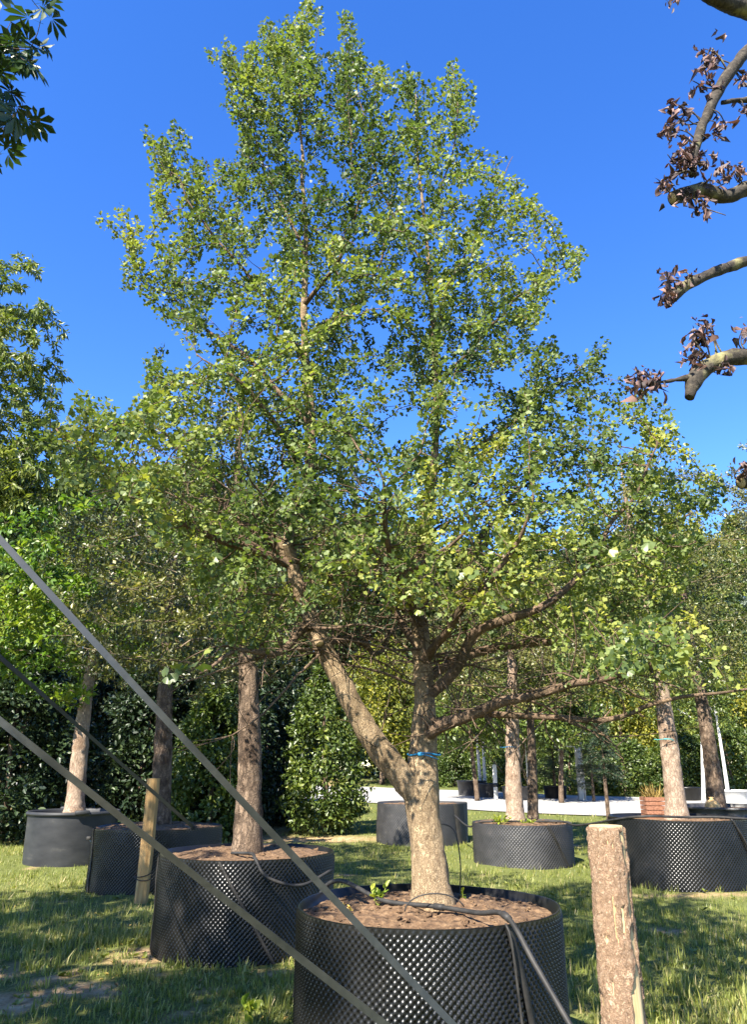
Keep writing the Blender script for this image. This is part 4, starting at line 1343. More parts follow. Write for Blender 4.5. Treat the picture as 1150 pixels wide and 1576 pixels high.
# ------------------------------------------------------------------ straps, ropes, hoses, ties
def ribbon(P, w, thick, tw0, tw1, name, label, mat, cat='strap', group=None):
    P = np.asarray(P, float)
    T, A_, B_ = frames(P)
    f = np.linspace(0, 1, len(P))
    tw = tw0 + (tw1 - tw0) * f + .22 * np.sin(f * 17)
    # the strap's broad face is measured from the horizontal
    hz = norm(np.cross(T, np.array((0, 0, 1.))))
    vt = np.cross(hz, T)
    d = hz * np.cos(tw)[:, None] + vt * np.sin(tw)[:, None]
    n_ = np.cross(T, d)
    V = np.stack([P + d * w / 2 + n_ * thick / 2, P - d * w / 2 + n_ * thick / 2, P - d * w / 2 - n_ * thick / 2, P + d * w / 2 - n_ * thick / 2], 1).reshape(-1, 3)
    a4 = np.arange(len(P) - 1)[:, None] * 4
    qs = np.concatenate([np.concatenate([a4 + s, a4 + (s + 1) % 4, a4 + 4 + (s + 1) % 4, a4 + 4 + s], 1) for s in range(4)])
    root = thing(name, label, cat, P[-1], group)
    MB().add(V - P[-1], None, qs).build('webbing', mat, root, smooth=False)
    # stitched end loop round the ground anchor
    e = P[-1] - P[-1]
    if P[-1][2] < .2: MB().add(*tube([e + np.array((0, 0, -.25)), e + np.array((0, 0, .05))], [.008, .014], 8)).build('anchor_pin', M['steel'], root)
    else: MB().add(*box(.07, .03, .05, bev=.008)).build('buckle', M['rubber'], root)
    return root

def line(a, b, n=60, sag=0.0):
    t = np.linspace(0, 1, n)[:, None]
    p = np.asarray(a) + (np.asarray(b) - np.asarray(a)) * t
    p[:, 2] -= (sag * 4 * t * (1 - t))[:, 0]
    return p

def extend(p_far, p_near, x):
    """carry the line from p_near through p_far on to the plane X = x"""
    k = (x - p_near[0]) / (p_far[0] - p_near[0])
    return p_near + (p_far - p_near) * k

pa, pb = at(0, 802, 2.55), at(714, 1576, 2.95)
pe = pa + (pb - pa) * (1 + (pb[2] / (pa[2] - pb[2])))
ribbon(line(extend(pa, pb, -3.2), pe, sag=.06), .023, .003, 1.25, 1.7, 'webbing_strap', 'long dark webbing strap slanting down across the front of the ginkgo container', M['strap'])
pa, pb = at(0, 1085, 2.75), at(612, 1576, 3.05)
pe = pa + (pb - pa) * (1 + (pb[2] / (pa[2] - pb[2])))
ribbon(line(extend(pa, pb, -4.2), pe, sag=.05), .025, .003, 1.7, 1.2, 'webbing_strap', 'dark webbing strap crossing the shaded studded container and the lower left of the ginkgo container', M['strap'])
pa, pb = at(0, 1012, 5.4), at(298, 1274, 10.9)
s = ribbon(line(extend(pa, pb, -3.6), pb), .045, .003, 1.5, 1.6, 'webbing_strap', 'grey webbing strap running past the top of the timber stake', M['strap'])
pa, pb = at(30, 1135, 7.6), at(136, 1290, 12.4)
ribbon(line(extend(pa, pb, -5.4), pb), .035, .003, 1.5, 1.6, 'webbing_strap', 'narrow pale strap slanting down in front of the smooth tub', M['rope'])
pa, pb = at(0, 1222, 7.0), at(135, 1335, 9.5)
pe = pa + (pb - pa) * (1 + (pb[2] / (pa[2] - pb[2])))
P_ = line(extend(pa, pb, -5.2), pe)
o = MB().add(*tube(P_ - P_[-1], .006, 6)).build('thin_rope', M['rope'])
o.location = P_[-1]
tag(o, 'thin grey rope slanting down across the smooth tub', 'rope')

def hose(name, label, pts, rad, mat=None, cat='hose', group=None, step=.03):
    P = spline(np.array(pts, float), None, step)
    base = P[-1].copy()
    root = thing(name, label, cat, base, group)
    MB().add(*tube(P - base, rad, 10)).build('pipe', mat or M['rubber'], root)
    return root, P - base
x, y, R_, h_ = POTS['main']
zs = h_ + .02
h1, hp = hose('irrigation_hose', 'black irrigation hose lying over the soil and rim of the ginkgo container',
     [(x - .78, y + .5, .30), (x - .66, y + .42, .80), (x - .52, y + .33, zs + .05), (x - .25, y - .02, zs - .005), (x + .02, y - .22, zs - .002), (x + .22, y - .42, zs + .0), (x + .33, y - .665, zs + .025),
      (x + .42, y - .86, zs - .14), (x + .58, y - 1.1, zs - .43), (x + .74, y - 1.32, .22), (x + .86, y - 1.5, .03), (x + 1.1, y - 1.75, .02)], .0125)
for (px_, py_) in ((.33, -.665), (.05, -.24)):
    c = np.array((x + px_, y + py_, zs + .015)) - np.array(h1.location)
    j = np.linalg.norm(hp - c, axis=1).argmin()
    MB().add(*tube([hp[j - 1], hp[j], hp[j + 1]], .017, 12)).build('coupling', M['rubber'], h1)
# drip lines
a = np.linspace(0, math.pi, 24)
q = np.stack([x + .02 + .16 * np.cos(a) * -1, y - .26 + 0 * a, zs - .02 + .085 * np.sin(a)], -1)
hose('drip_tube', 'thin black drip tube arching over the hose at the ginkgo trunk foot', q[::3], .0035)
hose('drip_tube', 'thin drip tube standing up from the back rim of the ginkgo container', [(x + .24, y + .56, h_ - .05), (x + .25, y + .58, h_ + .16), (x + .22, y + .63, h_ + .33), (x + .12, y + .68, h_ + .36), (x + .02, y + .72, h_ + .30)], .004)
hose('seam_cord', 'dark cord running down the wall of the ginkgo container from the hose', [(x + .325, y - .66, h_ + .012), (x + .345, y - .685, h_ - .06), (x + .375, y - .672, .5), (x + .40, y - .66, .2), (x + .42, y - .66, .01)], .006, cat='cord')
x2, y2, R2, h2 = POTS['near']
hose('irrigation_hose', 'black hose dropping over the rim of the shaded studded container', [(x2 - .1, y2 - .3, h2 + .01), (x2 + .12, y2 - .55, h2 + .03), (x2 + .2, y2 - .82, h2 + .015), (x2 + .32, y2 - .9, h2 - .12), (x2 + .6, y2 - .78, h2 - .2), (x2 + .86, y2 - .4, h2 - .12)], .014)
x6, y6, R6, h6 = POTS['mid']; x7, y7, R7, h7 = POTS['right']
hose('irrigation_hose', 'black hose strung between the dusty containers and the large studded one behind the post',
     [at(700, 1255, 17.1), at(722, 1272, 15.6), (x6 - .7, y6 - .3, h6 + .02), (x6 + .1, y6 - .35, h6 + .03), (x6 + .62, y6 - .45, h6 + .03), at(893, 1270, 13.0), (x7 - .80, y7 - .55, h7 + .03), (x7 - .1, y7 - .6, h7 + .03), (x7 + .45, y7 - .7, h7 + .03), (x7 + .9, y7 - .75, h7 - .05), at(1160, 1316, 11.2)], .017)
hose('seam_cord', 'dark cord running down the wall of the large container behind the post', [(x7 + .45, y7 - .86, h7 + .02), (x7 + .62, y7 - .81, h7 * .7), (x7 + .78, y7 - .66, h7 * .3), (x7 + .86, y7 - .6, .01)], .011, cat='cord')
hose('seam_cord', 'dark cord running down the wall of the low dusty container', [(x6 + .3, y6 - .82, h6 + .01), (x6 + .45, y6 - .78, h6 * .6), (x6 + .62, y6 - .66, .01)], .010, cat='cord')

def tie_band(name, label, px, py, Y, rad, mat, tail=True):
    c = at(px, py, Y)
    a = np.linspace(0, 2 * math.pi, 40)
    root = thing(name, label, 'tie', c)
    P = np.stack([np.cos(a) * rad, np.sin(a) * rad, .006 * np.sin(a * 3)], -1)
    MB().add(*tube(P * 1, .005, 8)).build('band', mat, root)
    v, t3, q4 = box(.03, .02, .022, (-.3 * rad, -rad - .008, .0), bev=.005)
    MB().add(v, t3, q4).build('knot', mat, root)
    if tail: MB().add(*tube(spline(np.array([(-.3 * rad, -rad - .01, 0), (rad * .2, -rad - .02, -.01), (rad * .8, -rad * .85, -.03)])), .0035, 6)).build('tail', mat, root)
tie_band('blue_tie', 'bright blue cord tied round the ginkgo trunk above the fork', 653, 1161, 4.71, .098, M['blue'])
tie_band('teal_tie', 'frayed teal band tied round the pale stem behind the log post', 1023, 1138, 12.0, .145, M['teal'])
tie_band('blue_tie', 'faded blue band tied round the reddish-grey stem in the low dusty container', 783, 1150, 14.4, .15, M['blue'], False)
# ------------------------------------------------------------------ pollarded tree reaching in from the side
def pollard():
    r = np.random.default_rng(61)
    b = np.array((3.75, 4.3, 0))
    root = thing('pollarded_tree', 'lichen-spotted pollarded tree with knuckled limbs and clusters of withered brown leaves', 'tree', b)
    zz = np.linspace(0, 7.2, 60)
    Q = np.stack([.08 * np.sin(zz), .06 * np.cos(zz * .8), zz], -1)
    MB().add(*tube(Q, .17 - .015 * zz, 20, disp=bark_disp(.02, 5))).build('trunk', M['bark_pollard'], root)
    specs = [
        [(1250, -60, 4.1, .10), (1180, 10, 4.0, .085), (1130, 8, 3.9, .07), (1085, -12, 3.8, .055), (1050, -40, 3.8, .04)],
        [(1290, 60, 4.2, .07), (1215, 20, 4.1, .06), (1150, 80, 4.0, .052), (1113, 128, 3.95, .047), (1090, 175, 3.92, .042), (1073, 222, 3.9, .034), (1066, 270, 3.9, .028)],
        [(1320, 330, 4.25, .085), (1230, 300, 4.15, .072), (1160, 290, 4.08, .064), (1118, 303, 4.05, .060), (1085, 293, 4.02, .055), (1058, 298, 4.0, .060), (1036, 305, 3.98, .058)],
        [(1330, 380, 4.3, .06), (1240, 372, 4.25, .052), (1150, 402, 4.2, .044), (1098, 420, 4.15, .042), (1060, 438, 4.12, .044), (1030, 458, 4.1, .052)],
        [(1320, 590, 4.2, .09), (1220, 560, 4.1, .080), (1150, 549, 4.0, .070), (1108, 556, 3.97, .068), (1082, 570, 3.95, .070), (1068, 590, 3.93, .058), (1062, 612, 3.92, .035)],
        [(1330, 760, 4.3, .07), (1230, 742, 4.2, .06), (1165, 738, 4.1, .055), (1142, 742, 4.08, .058)],
        [(1215, 165, 4.05, .03), (1150, 154, 4.0, .024), (1112, 158, 3.98, .016)],
        [(1078, 578, 3.95, .03), (1040, 585, 3.9, .018), (1000, 590, 3.86, .012)],
    ]
    anchors = [(5.9,), (5.6,), (4.5,), (4.3,), (3.1,), (2.5,), None, None]
    ends = []
    for s, an in zip(specs, anchors):
        P = [at(a, c, d) - b for a, c, d, _ in s]
        R = [q[3] for q in s]
        if an:
            P = [np.array((0, 0, an[0]))] + P
            R = [R[0] * 1.15] + R
        P, R = spline(np.array(P), R, .03)
        R = R * .8
        f = np.linspace(0, 1, len(P))
        R = R * (1 + .22 * (vnoise(np.stack([f * 14, 0 * f, 0 * f + len(ends)], -1), 41) - .5))
        o = MB().add(*tube(P, R, 18, disp=lambda v, th: (fbm(v * 16, 9, 3) - .5) * .024)).build('limb', M['bark_pollard'], root)
        if an is not None and R[-1] > .03:
            t = norm(P[-1] - P[-4])
            MB().add(*tube([P[-1] + t * .001, P[-1] + t * .007], [R[-1] * .8, R[-1] * .74], 16)).build('cut_face', M['cut'], o)
        ends.append((P, R))
    # withered leaves: (px, py, Y, spread in px, count)
    vs = []
    for k in range(5):
        v = []
        n = 5
        for i in range(n):
            yy = i / (n - 1)
            w = .34 * math.sin(math.pi * min(1, yy * .9 + .08)) + .02
            cu = 1.6 + .6 * k * .3
            bend = math.sin(yy * (1.4 + .3 * k)) * .45
            for s_ in (-1, 0, 1):
                v.append((s_ * w * (.34 + .05 * k) + .10 * math.sin(yy * 5 + k * 1.9), yy * (.95 - .06 * k), bend + (abs(s_) * w * cu * (.5 if k % 2 else .75)) + .10 * math.sin(i * 2.3 + k + s_)))
        t = []
        for i in range(n - 1):
            for s_ in range(2):
                a0 = i * 3 + s_
                t += [(a0, a0 + 1, a0 + 4), (a0, a0 + 4, a0 + 3)]
        vs.append(MB().add(np.array(v), t).mesh('withered_leaf', M['withered']))
    cl = [(1092, 85, 3.95, 13, 17), (1085, 130, 3.93, 12, 10), (1042, 175, 3.9, 13, 17), (1030, 203, 3.9, 9, 9), (1058, 235, 3.88, 16, 24), (1075, 250, 3.88, 13, 17), (1045, 255, 3.86, 12, 14), (1028, 280, 3.92, 9, 10),
          (1085, 318, 3.95, 12, 10), (1060, 300, 3.92, 14, 9), (1112, 265, 4.0, 12, 11), (1135, 262, 4.02, 10, 9), (1100, 205, 3.9, 10, 7), (1145, 120, 4, 8, 7), (1148, 165, 4, 8, 6), (1112, 190, 3.95, 7, 4),
          (1030, 432, 4.07, 13, 13), (1028, 455, 4.05, 9, 9), (1065, 425, 4.12, 9, 6), (1085, 505, 3.92, 13, 17), (1068, 545, 3.9, 13, 13), (1118, 560, 3.95, 9, 8), (1146, 505, 3.95, 9, 8), (990, 585, 3.86, 14, 19), (1012, 588, 3.87, 9, 7), (1033, 0, 3.85, 6, 4), (1145, 715, 4.0, 8, 6), (1075, 520, 3.93, 8, 5)]
    cnt = 0
    tw = []
    for (px, py, Y, sp, n) in cl:
        c0 = at(px, py, Y)
        near = min(((np.linalg.norm(P + b - c0, axis=1).min(), i) for i, (P, R) in enumerate(ends)))[1]
        P, R = ends[near]
        j = np.linalg.norm(P + b - c0, axis=1).argmin()
        for q in range(max(2, n // 4)):
            e = at(px + r.normal(0, sp * .7), py + r.normal(0, sp * .7), Y + r.normal(0, .05)) - b
            mid = (P[j] + e) / 2 + r.normal(0, .015, 3)
            tw.append(spline(np.array([P[min(len(P) - 1, max(0, j + r.integers(-2, 3)))], mid, e]), None, .03))
        for q in range(n):
            if cnt >= 300: break
            cnt += 1
            p = at(px + r.normal(0, sp * .75), py + r.normal(0, sp * .85), Y + r.normal(0, .045)) - b
            o = link('withered_leaf', vs[cnt % 5], root)
            o.location = p
            o.rotation_euler = (r.uniform(-2.0, -1.0) if r.random() < .8 else r.uniform(0, 6.3), r.normal(0, .5), r.uniform(0, 6.28))
            s = r.uniform(.035, .08)
            o.scale = (s, s, s)
    mb = MB()
    for P in tw: mb.add(*tube(P, np.linspace(.006, .003, len(P)), 5))
    mb.build('twig_growth', M['bark_pollard'], root, kind='stuff')
    mb = MB()
    for (px, py, Y, sp, n) in cl:
        m = n * 2
        p = np.array([at(px + r.normal(0, sp * .62), py + r.normal(0, sp * .75), Y + r.normal(0, .04)) for _ in range(m)]) - b
        add_leaves(mb, p, norm(r.normal(0, .6, (m, 3)) + np.array((0, 0, -.8))), norm(r.normal(size=(m, 3))), r.uniform(.02, .055, m), (ELM[0] * np.array((.7, 1, 4.0)), ELM[1]), r.random(m), r)
    mb.build('withered_foliage', M['withered_mass'], root, kind='stuff')
pollard()

# ------------------------------------------------------------------ shrubs and trees further back
def clump_crown(r, n, env, size, tmpl, nclump, cr, seed, tbase=.5, tvar=.2, shell=.55):
    """env(n) -> points in the crown volume; leaves gather round clump centres"""
    c = env(nclump)
    ct = r.normal(0, .16, nclump)
    rad = cr * r.uniform(.6, 1.3, nclump)
    k = r.integers(0, nclump, n)
    d = norm(r.normal(size=(n, 3)) + np.array((0, 0, .25)))
    p = c[k] + d * (rad[k] * r.random(n) ** .45)[:, None] * np.array((1, 1, .75))
    ax = norm(d + r.normal(0, .6, (n, 3)) + np.array((0, 0, -.25)))
    nr = norm(d * .6 + r.normal(0, .45, (n, 3)) + np.array((0, 0, .5)))
    tn = np.clip(tbase + ct[k] + r.normal(0, tvar, n), 0, 1)
    mb = MB()
    add_leaves(mb, p, ax, nr, size * r.uniform(.7, 1.3, n), tmpl, tn, r)
    return mb

def cone_env(r, h, w, z0=.1, top=.12, shell=.6):
    def f(n):
        z = z0 + (h - z0) * r.random(n) ** 1.15
        t = (z - z0) / (h - z0)
        rad = w * np.interp(t, [0, .12, .45, .8, 1], [.72, 1, .92, .55, top])
        a = r.random(n) * 6.283
        q = np.sqrt(shell * shell + (1 - shell * shell) * r.random(n)) * rad
        return np.stack([np.cos(a) * q, np.sin(a) * q, z], -1)
    return f

def shrub(name, label, base, h, w, leafm, seed, n=9000, size=.1, tmpl=ELM, group=None, tbase=.5, nclump=170, cr=.3, z0=.15):
    r = np.random.default_rng(seed)
    root = thing(name, label, 'shrub', base, group)
    zz = np.linspace(0, h * .9, 24)
    MB().add(*tube(np.stack([.05 * np.sin(zz * 2), .05 * np.cos(zz * 2), zz], -1), .07 * (1 - zz / h) + .008, 10)).build('stem', M['bark_brown'], root)
    clump_crown(r, n, cone_env(r, h, w, z0), size, tmpl, nclump, cr * w, seed, tbase).build('crown', leafm, root, kind='stuff')
    return root

shrub('conical_bush', 'dense sunlit mid-green conical bush standing at the end of the dark hedge row', on_ground(498, 19.9), 4.0, 1.02, M['leaf_mid'], 301, 11000, .11, nclump=240, cr=.24, tbase=.38)
shrub('laurel_bush', 'mid-green rounded bush lit by the sun between the blotchy stem and the dark stem', on_ground(318, 18.4), 3.3, 1.0, M['leaf_mid'], 305, 11000, .11, nclump=190, cr=.26, tbase=.4)
dark = [(408, 22.0, 5.0, 1.15, 'tall glossy dark evergreen next behind the sunlit conical bush'), (348, 19.8, 4.6, 1.1, 'glossy dark evergreen behind the blotchy-barked tree stem'), (282, 21.5, 5.2, 1.2, 'broad dark evergreen rising between the blotchy stem and the dark stem'),
        (212, 20.4, 4.8, 1.2, 'dark evergreen behind the timber stake'), (146, 22.5, 5.4, 1.3, 'dark evergreen behind the pale stem in the smooth tub'), (-2, 18.2, 4.8, 1.35, 'large dark evergreen beside the smooth tub on its outer side'),
        (380, 25.5, 6.0, 1.5, 'tall dark evergreen of the back row behind the blotchy-barked stem'), (310, 26, 6.2, 1.5, 'tall dark evergreen of the back row between the blotchy and the dark stem'), (236, 26, 6.0, 1.5, 'tall dark evergreen of the back row behind the dark straight stem'),
        (170, 27, 6.4, 1.6, 'tall dark evergreen of the back row behind the timber stake'), (20, 25, 6.0, 1.5, 'tall dark evergreen of the back row behind the smooth tub')]
src = shrub('dark_evergreen', 'x', (0, 0, 0), 4.8, 1.15, M['leaf_dark'], 302, 17000, .12, nclump=300, cr=.3, tbase=.5)
for k, (px, Y, hh, w, lab) in enumerate(dark):
    o = src if k == 0 else copy_tree(src)
    o.location = on_ground(px, Y)
    o.rotation_euler = (0, 0, k * 1.3)
    o.scale = (w / 1.15, w / 1.15, hh / 4.8)
    tag(o, lab, 'shrub', 'evergreens of the dark hedge row')

def big_tree(name, label, base, h, w, leafm, seed, n=9000, size=.2, trunk_r=.18, z0=.28, group=None, tmpl=RHOMB, barkm=None, nclump=90, cr=.34, tbase=.5, cat='tree', sway=.12):
    r = np.random.default_rng(seed)
    root = thing(name, label, cat, base, group)
    zz = np.linspace(0, h * .85, 30)
    MB().add(*tube(np.stack([sway * (np.sin(zz * .8 + seed) - math.sin(seed)), sway * .8 * (np.cos(zz * .7) - 1), zz], -1), trunk_r * (1 - .85 * zz / (h * .85)) + .01, 12, disp=bark_disp(trunk_r * .12, seed))).build('trunk', barkm or M['bark_brown'], root)
    def env(m):
        z = z0 * h + (1 - z0) * h * r.random(m)
        t = (z / h - z0) / (1 - z0)
        rad = w * np.interp(t, [0, .15, .4, .7, 1], [.55, .95, 1, .75, .15])
        a = r.random(m) * 6.283
        q = np.sqrt(.2 + .8 * r.random(m)) * rad * .85
        return np.stack([np.cos(a) * q, np.sin(a) * q, z], -1)
    mbl = clump_crown(r, n, env, size, tmpl, nclump, cr * w, seed, tbase)
    mbl.build('crown', leafm, root, kind='stuff')
    for k in range(6):
        z = h * (z0 + .05 + .09 * k)
        a = k * 2.4
        e = np.array((math.cos(a) * w * .7, math.sin(a) * w * .7, z + w * .35))
        MB().add(*tube(spline(np.array([(0, 0, z), e * np.array((.45, .45, 0)) + np.array((0, 0, z + w * .12)), e]), None, .3), np.linspace(trunk_r * .35, .015, len(spline(np.array([(0, 0, z), e * np.array((.45, .45, 0)) + np.array((0, 0, z + w * .12)), e]), None, .3))), 6)).build('limb', barkm or M['bark_brown'], root)
    return root

# four kinds, copied along the far side of the road and the wood behind
def place(src, first, px, Y, sc, rz, label, group):
    o = src if first else copy_tree(src)
    o.location = on_ground(px, Y)
    o.rotation_euler = (0, 0, rz)
    o.scale = sc
    tag(o, label, 'tree', group)
    return o
wood = big_tree('woodland_tree', 'x', (0, 0, 0), 17, 5.4, M['leaf_far'], 401, 24000, .40, .35, .10, nclump=150, cr=.26)
wood2 = big_tree('woodland_tree', 'x', (0, 0, 0), 17, 5.0, M['leaf_mid'], 402, 24000, .40, .35, .08, nclump=150, cr=.26, tbase=.4)
LABS = ('tall dark green tree in the woodland belt behind the nursery', 'tall lighter green tree in the woodland belt behind the nursery')
spots = [(-60, 50, 1.2), (60, 55, 1.38), (160, 50, 1.22), (265, 56, 1.36), (365, 52, 1.2), (455, 57, 1.22), (545, 52, 1.05), (640, 57, 1.08), (735, 53, .95), (830, 58, 1.02), (925, 54, 1.0), (1020, 58, 1.06), (1110, 53, 1.02), (1210, 56, 1.1)]
for k, (px, Y, s) in enumerate(spots):
    place(wood if k % 2 == 0 else wood2, k < 2, px, Y, (1.0 + .1 * (k % 3), 1, s * (.95 + .05 * (k % 2))), k * 1.7, LABS[k % 2], ('dark green', 'lighter green')[k % 2] + ' woodland trees behind the nursery')
yel = big_tree('hornbeam_tree', 'x', (0, 0, 0), 5.4, 2.4, M['leaf_yellow'], 403, 11000, .15, .11, .16, nclump=120, cr=.3, tbase=.55)
for k, (px, Y, s, lab) in enumerate([(588, 43, 1.35, 'yellow-green hornbeam behind the fork of the ginkgo trunks'), (690, 45, 1.2, 'yellow-green hornbeam beyond the road behind the ginkgo trunk'), (960, 38, 1.0, 'yellow-green hornbeam between the thin metal pole and the pale ringed stem'),
                                (1072, 37, 1.05, 'yellow-green hornbeam between the pale ringed stem and the dark blotched stem'), (1150, 36, 1.05, 'yellow-green hornbeam past the dark blotched stem'), (800, 44, 1.15, 'yellow-green hornbeam beyond the road above the potted birches')]):
    place(yel, k == 0, px, Y, (s, s, s), k * 1.1, lab, 'hornbeams beyond the road')
mid = big_tree('maple_tree', 'x', (0, 0, 0), 5.6, 2.3, M['leaf_mid'], 404, 11000, .16, .10, .42, nclump=110, cr=.3, tbase=.42)
for k, (px, Y, s, lab) in enumerate([(735, 30.5, .92, 'round-headed green maple at the near bend of the road beside the ginkgo trunk'), (865, 29.5, .95, 'round-headed green maple above the white post frame'), (640, 46, 1.2, 'green maple beyond the road straight behind the ginkgo trunk'), (1000, 40, .95, 'dark green maple behind the slatted planter'), (1120, 41, 1.0, 'dark green maple behind the panelled black container'), (900, 44, 1.2, 'green maple beyond the road behind the thin metal pole')]):
    place(mid, k == 0, px, Y, (s, s, s), k * 2.1, lab, 'maples along the road')

# nursery stock below the far crowns: conifers in pots, saplings
def far_pot(label, px, Y, R, h, mat='plastic_dusty', group='pots beyond the road'):
    t = thing('nursery_pot', label, 'plant container', on_ground(px, Y), group)
    MB().add(*lathe([(R * .9, 0), (R, h * .9), (R * 1.04, h * .91), (R * 1.04, h), (R * .97, h), (R * .96, h - .12)], 32)).build('wall', M[mat], t)
    MB().add(*lathe([(.001, h - .06), (R * .96, h - .08)], 24)).build('soil', M['soil'], t)
    return t
far_pot('wide low black pot at the far road edge with the twin white birch', 727, 33.8, .62, .62)
far_pot('black pot standing beside the white road post', 752, 32.6, .42, .56)
far_pot('black pot with bare thin stems beyond the low dusty container', 797, 31.2, .58, .52)
far_pot('black pot holding the spreading conifer', 856, 32.0, .46, .5, 'plastic')
far_pot('pale grey pot with a white birch beyond the panelled container', 1132, 29.0, .55, .5, 'white')
far_pot('dark pot with a white birch behind the pale ringed stem', 1060, 31.0, .55, .5, 'plastic')

birch = big_tree('birch_tree', 'x', (0, 0, 0), 5.6, 1.1, M['leaf_mid'], 405, 2600, .12, .065, .45, nclump=50, cr=.35, barkm=M['bark_birch'], sway=.03)
for k, (px, Y, dz, s, lab) in enumerate([(741, 33.8, .5, 1.0, 'white-barked birch in the wide low black pot at the far road edge'), (748, 33.7, .5, .95, 'second white stem in the wide low black pot'), (1049, 31.0, .4, 1, 'white birch behind the pale ringed stem'),
                                     (1084, 29.5, .0, 1.05, 'leaning white birch between the pale ringed stem and the dark blotched stem'), (1124, 29.0, .4, .95, 'white birch in the pale grey pot'), (815, 31.2, .4, .5, 'thin white birch sapling in the black pot with bare stems')]):
    o = birch if k == 0 else copy_tree(birch)
    g = on_ground(px, Y)
    o.location = (g[0], g[1], g[2] + dz)
    o.scale = (s, s, s)
    o.rotation_euler = (0, -.09 if k == 3 else .02 * (k % 3 - 1), k)
    tag(o, lab, 'tree', 'white birches beyond the road')

def frame():
    t = thing('post_frame', 'white-painted frame of two posts and a crossbeam beyond the road', 'frame', on_ground(884, 31.0))
    for xx, w in ((.30, .22), (-.42, .07)):
        MB().add(*box(w, .06 + w * .4, 2.0, (xx, 0, .98), bev=.015)).build('post', M['white'], t)
    MB().add(*box(1.5, .08, .09, (.05, 0, 2.03), bev=.01)).build('crossbeam', M['white'], t)
    p = thing('metal_pole', 'thin pale metal pole beside the white post frame', 'pole', on_ground(902, 30.6))
    MB().add(*tube([(0, 0, 0), (0, 0, 1.5), (0, 0, 4.2)], [.045, .04, .032], 10)).build('shaft', M['steel'], p)
    MB().add(*lathe([(.12, 0), (.12, .03), (.05, .05), (.045, .1)], 16)).build('base_plate', M['steel'], p)
    MB().add(*lathe([(.034, 4.2), (.05, 4.22), (.04, 4.26), (.001, 4.28)], 12)).build('cap', M['steel'], p)
    q = thing('road_post', 'slim white marker post with a dark band at the road edge', 'post', on_ground(764, 31.4))
    MB().add(*box(.16, .12, 1.35, (0, 0, .65), bev=.02)).build('shaft', M['white'], q)
    MB().add(*box(.168, .128, .16, (0, 0, .55), bev=.01)).build('band', M['plastic'], q)
frame()

def conifer(name, label, base, h, w, z0, seed, n, cat='tree', trunk_r=.06):
    r = np.random.default_rng(seed)
    root = thing(name, label, cat, base)
    zz = np.linspace(0, h, 20)
    MB().add(*tube(np.stack([0 * zz, 0 * zz, zz], -1), trunk_r * (1 - .8 * zz / h) + .006, 10, disp=bark_disp(.01, seed))).build('trunk', M['bark_brown'], root)
    mb = MB(); wood_ = MB()
    for k in range(60):
        f = r.random() ** .8
        z = z0 + (h - z0) * f
        L = w * (1 - .8 * f) * r.uniform(.6, 1.1)
        a = r.random() * 6.28
        d = np.array((math.cos(a), math.sin(a), r.uniform(-.2, .25)))
        P = np.array((0, 0, z)) + d * np.linspace(0, L, 6)[:, None] + np.array((0, 0, 1)) * (-.12 * np.linspace(0, 1, 6) ** 2)[:, None]
        wood_.add(*tube(P, np.linspace(.012, .003, 6), 4, cap=False))
        m = n // 60
        t = r.random(m)
        c = np.array((0, 0, z)) + d * (t * L)[:, None] + np.array((0, 0, 1)) * (-.12 * t ** 2)[:, None] + r.normal(0, .05, (m, 3)) * np.array((1, 1, .5))
        add_leaves(mb, c, norm(d + r.normal(0, .6, (m, 3))), norm(r.normal(0, .5, (m, 3)) + np.array((0, 0, 1))), .10 * r.uniform(.6, 1.2, m), NEEDLE, np.clip(r.normal(.5, .25, m), 0, 1), r)
    wood_.build('twig_growth', M['twig'], root, kind='stuff')
    mb.build('crown', M['leaf_spruce'], root, kind='stuff')
conifer('standard_conifer', 'small dark conifer on a bare stem standing before the road', on_ground(938, 22.5), 2.7, .75, 1.15, 501, 7000)
g = on_ground(856, 32.0)
conifer('spreading_conifer', 'low spreading conifer in the black pot beyond the road', (g[0], g[1], g[2] + .45), 2.2, 1.5, .15, 502, 7000)
g = on_ground(915, 30.2)
conifer('spreading_conifer', 'low spreading conifer on the ground beside the thin metal pole', g, 2.2, 1.2, .4, 503, 5000)
def bare_stems():
    r = np.random.default_rng(9)
    g = on_ground(799, 31.2)
    t = thing('bare_shrub', 'bare many-stemmed shrub in the black pot beyond the low dusty container', 'shrub', (g[0], g[1], g[2] + .46))
    for k in range(7):
        a = r.random() * 6.28
        e = np.array((math.cos(a) * .45, math.sin(a) * .4, r.uniform(1.2, 1.9)))
        MB().add(*tube(spline(np.array([(.04 * math.cos(a), .04 * math.sin(a), 0), e * np.array((.4, .4, .5)), e]), None, .1), .018, 5)).build('stem', M['bark_pale'], t)
bare_stems()

# hedge closing the low gap under the far crowns
for k, (px, Y, lab) in enumerate([(700, 41.5, 'clipped dark hedge bush beyond the twin birch pot'), (790, 38.5, 'clipped dark hedge bush beyond the bare stems'), (880, 36, 'clipped dark hedge bush behind the white post frame'), (965, 34.5, 'clipped dark hedge bush behind the small conifer on a bare stem'), (1050, 34.5, 'clipped dark hedge bush behind the pale ringed stem'), (1130, 33.5, 'clipped dark hedge bush behind the pale grey pot')]):
    if k == 0: hb = shrub('hedge_bush', 'x', (0, 0, 0), 2.6, 1.7, M['leaf_mid'], 310, 8000, .13, nclump=130, cr=.26, tbase=.3, z0=.05)
    o = hb if k == 0 else copy_tree(hb)
    o.location = on_ground(px, Y)
    o.rotation_euler = (0, 0, k * .9)
    o.scale = (1 + .1 * (k % 2), 1, .85 + .12 * (k % 3))
    tag(o, lab, 'shrub', 'hedge bushes beyond the road')

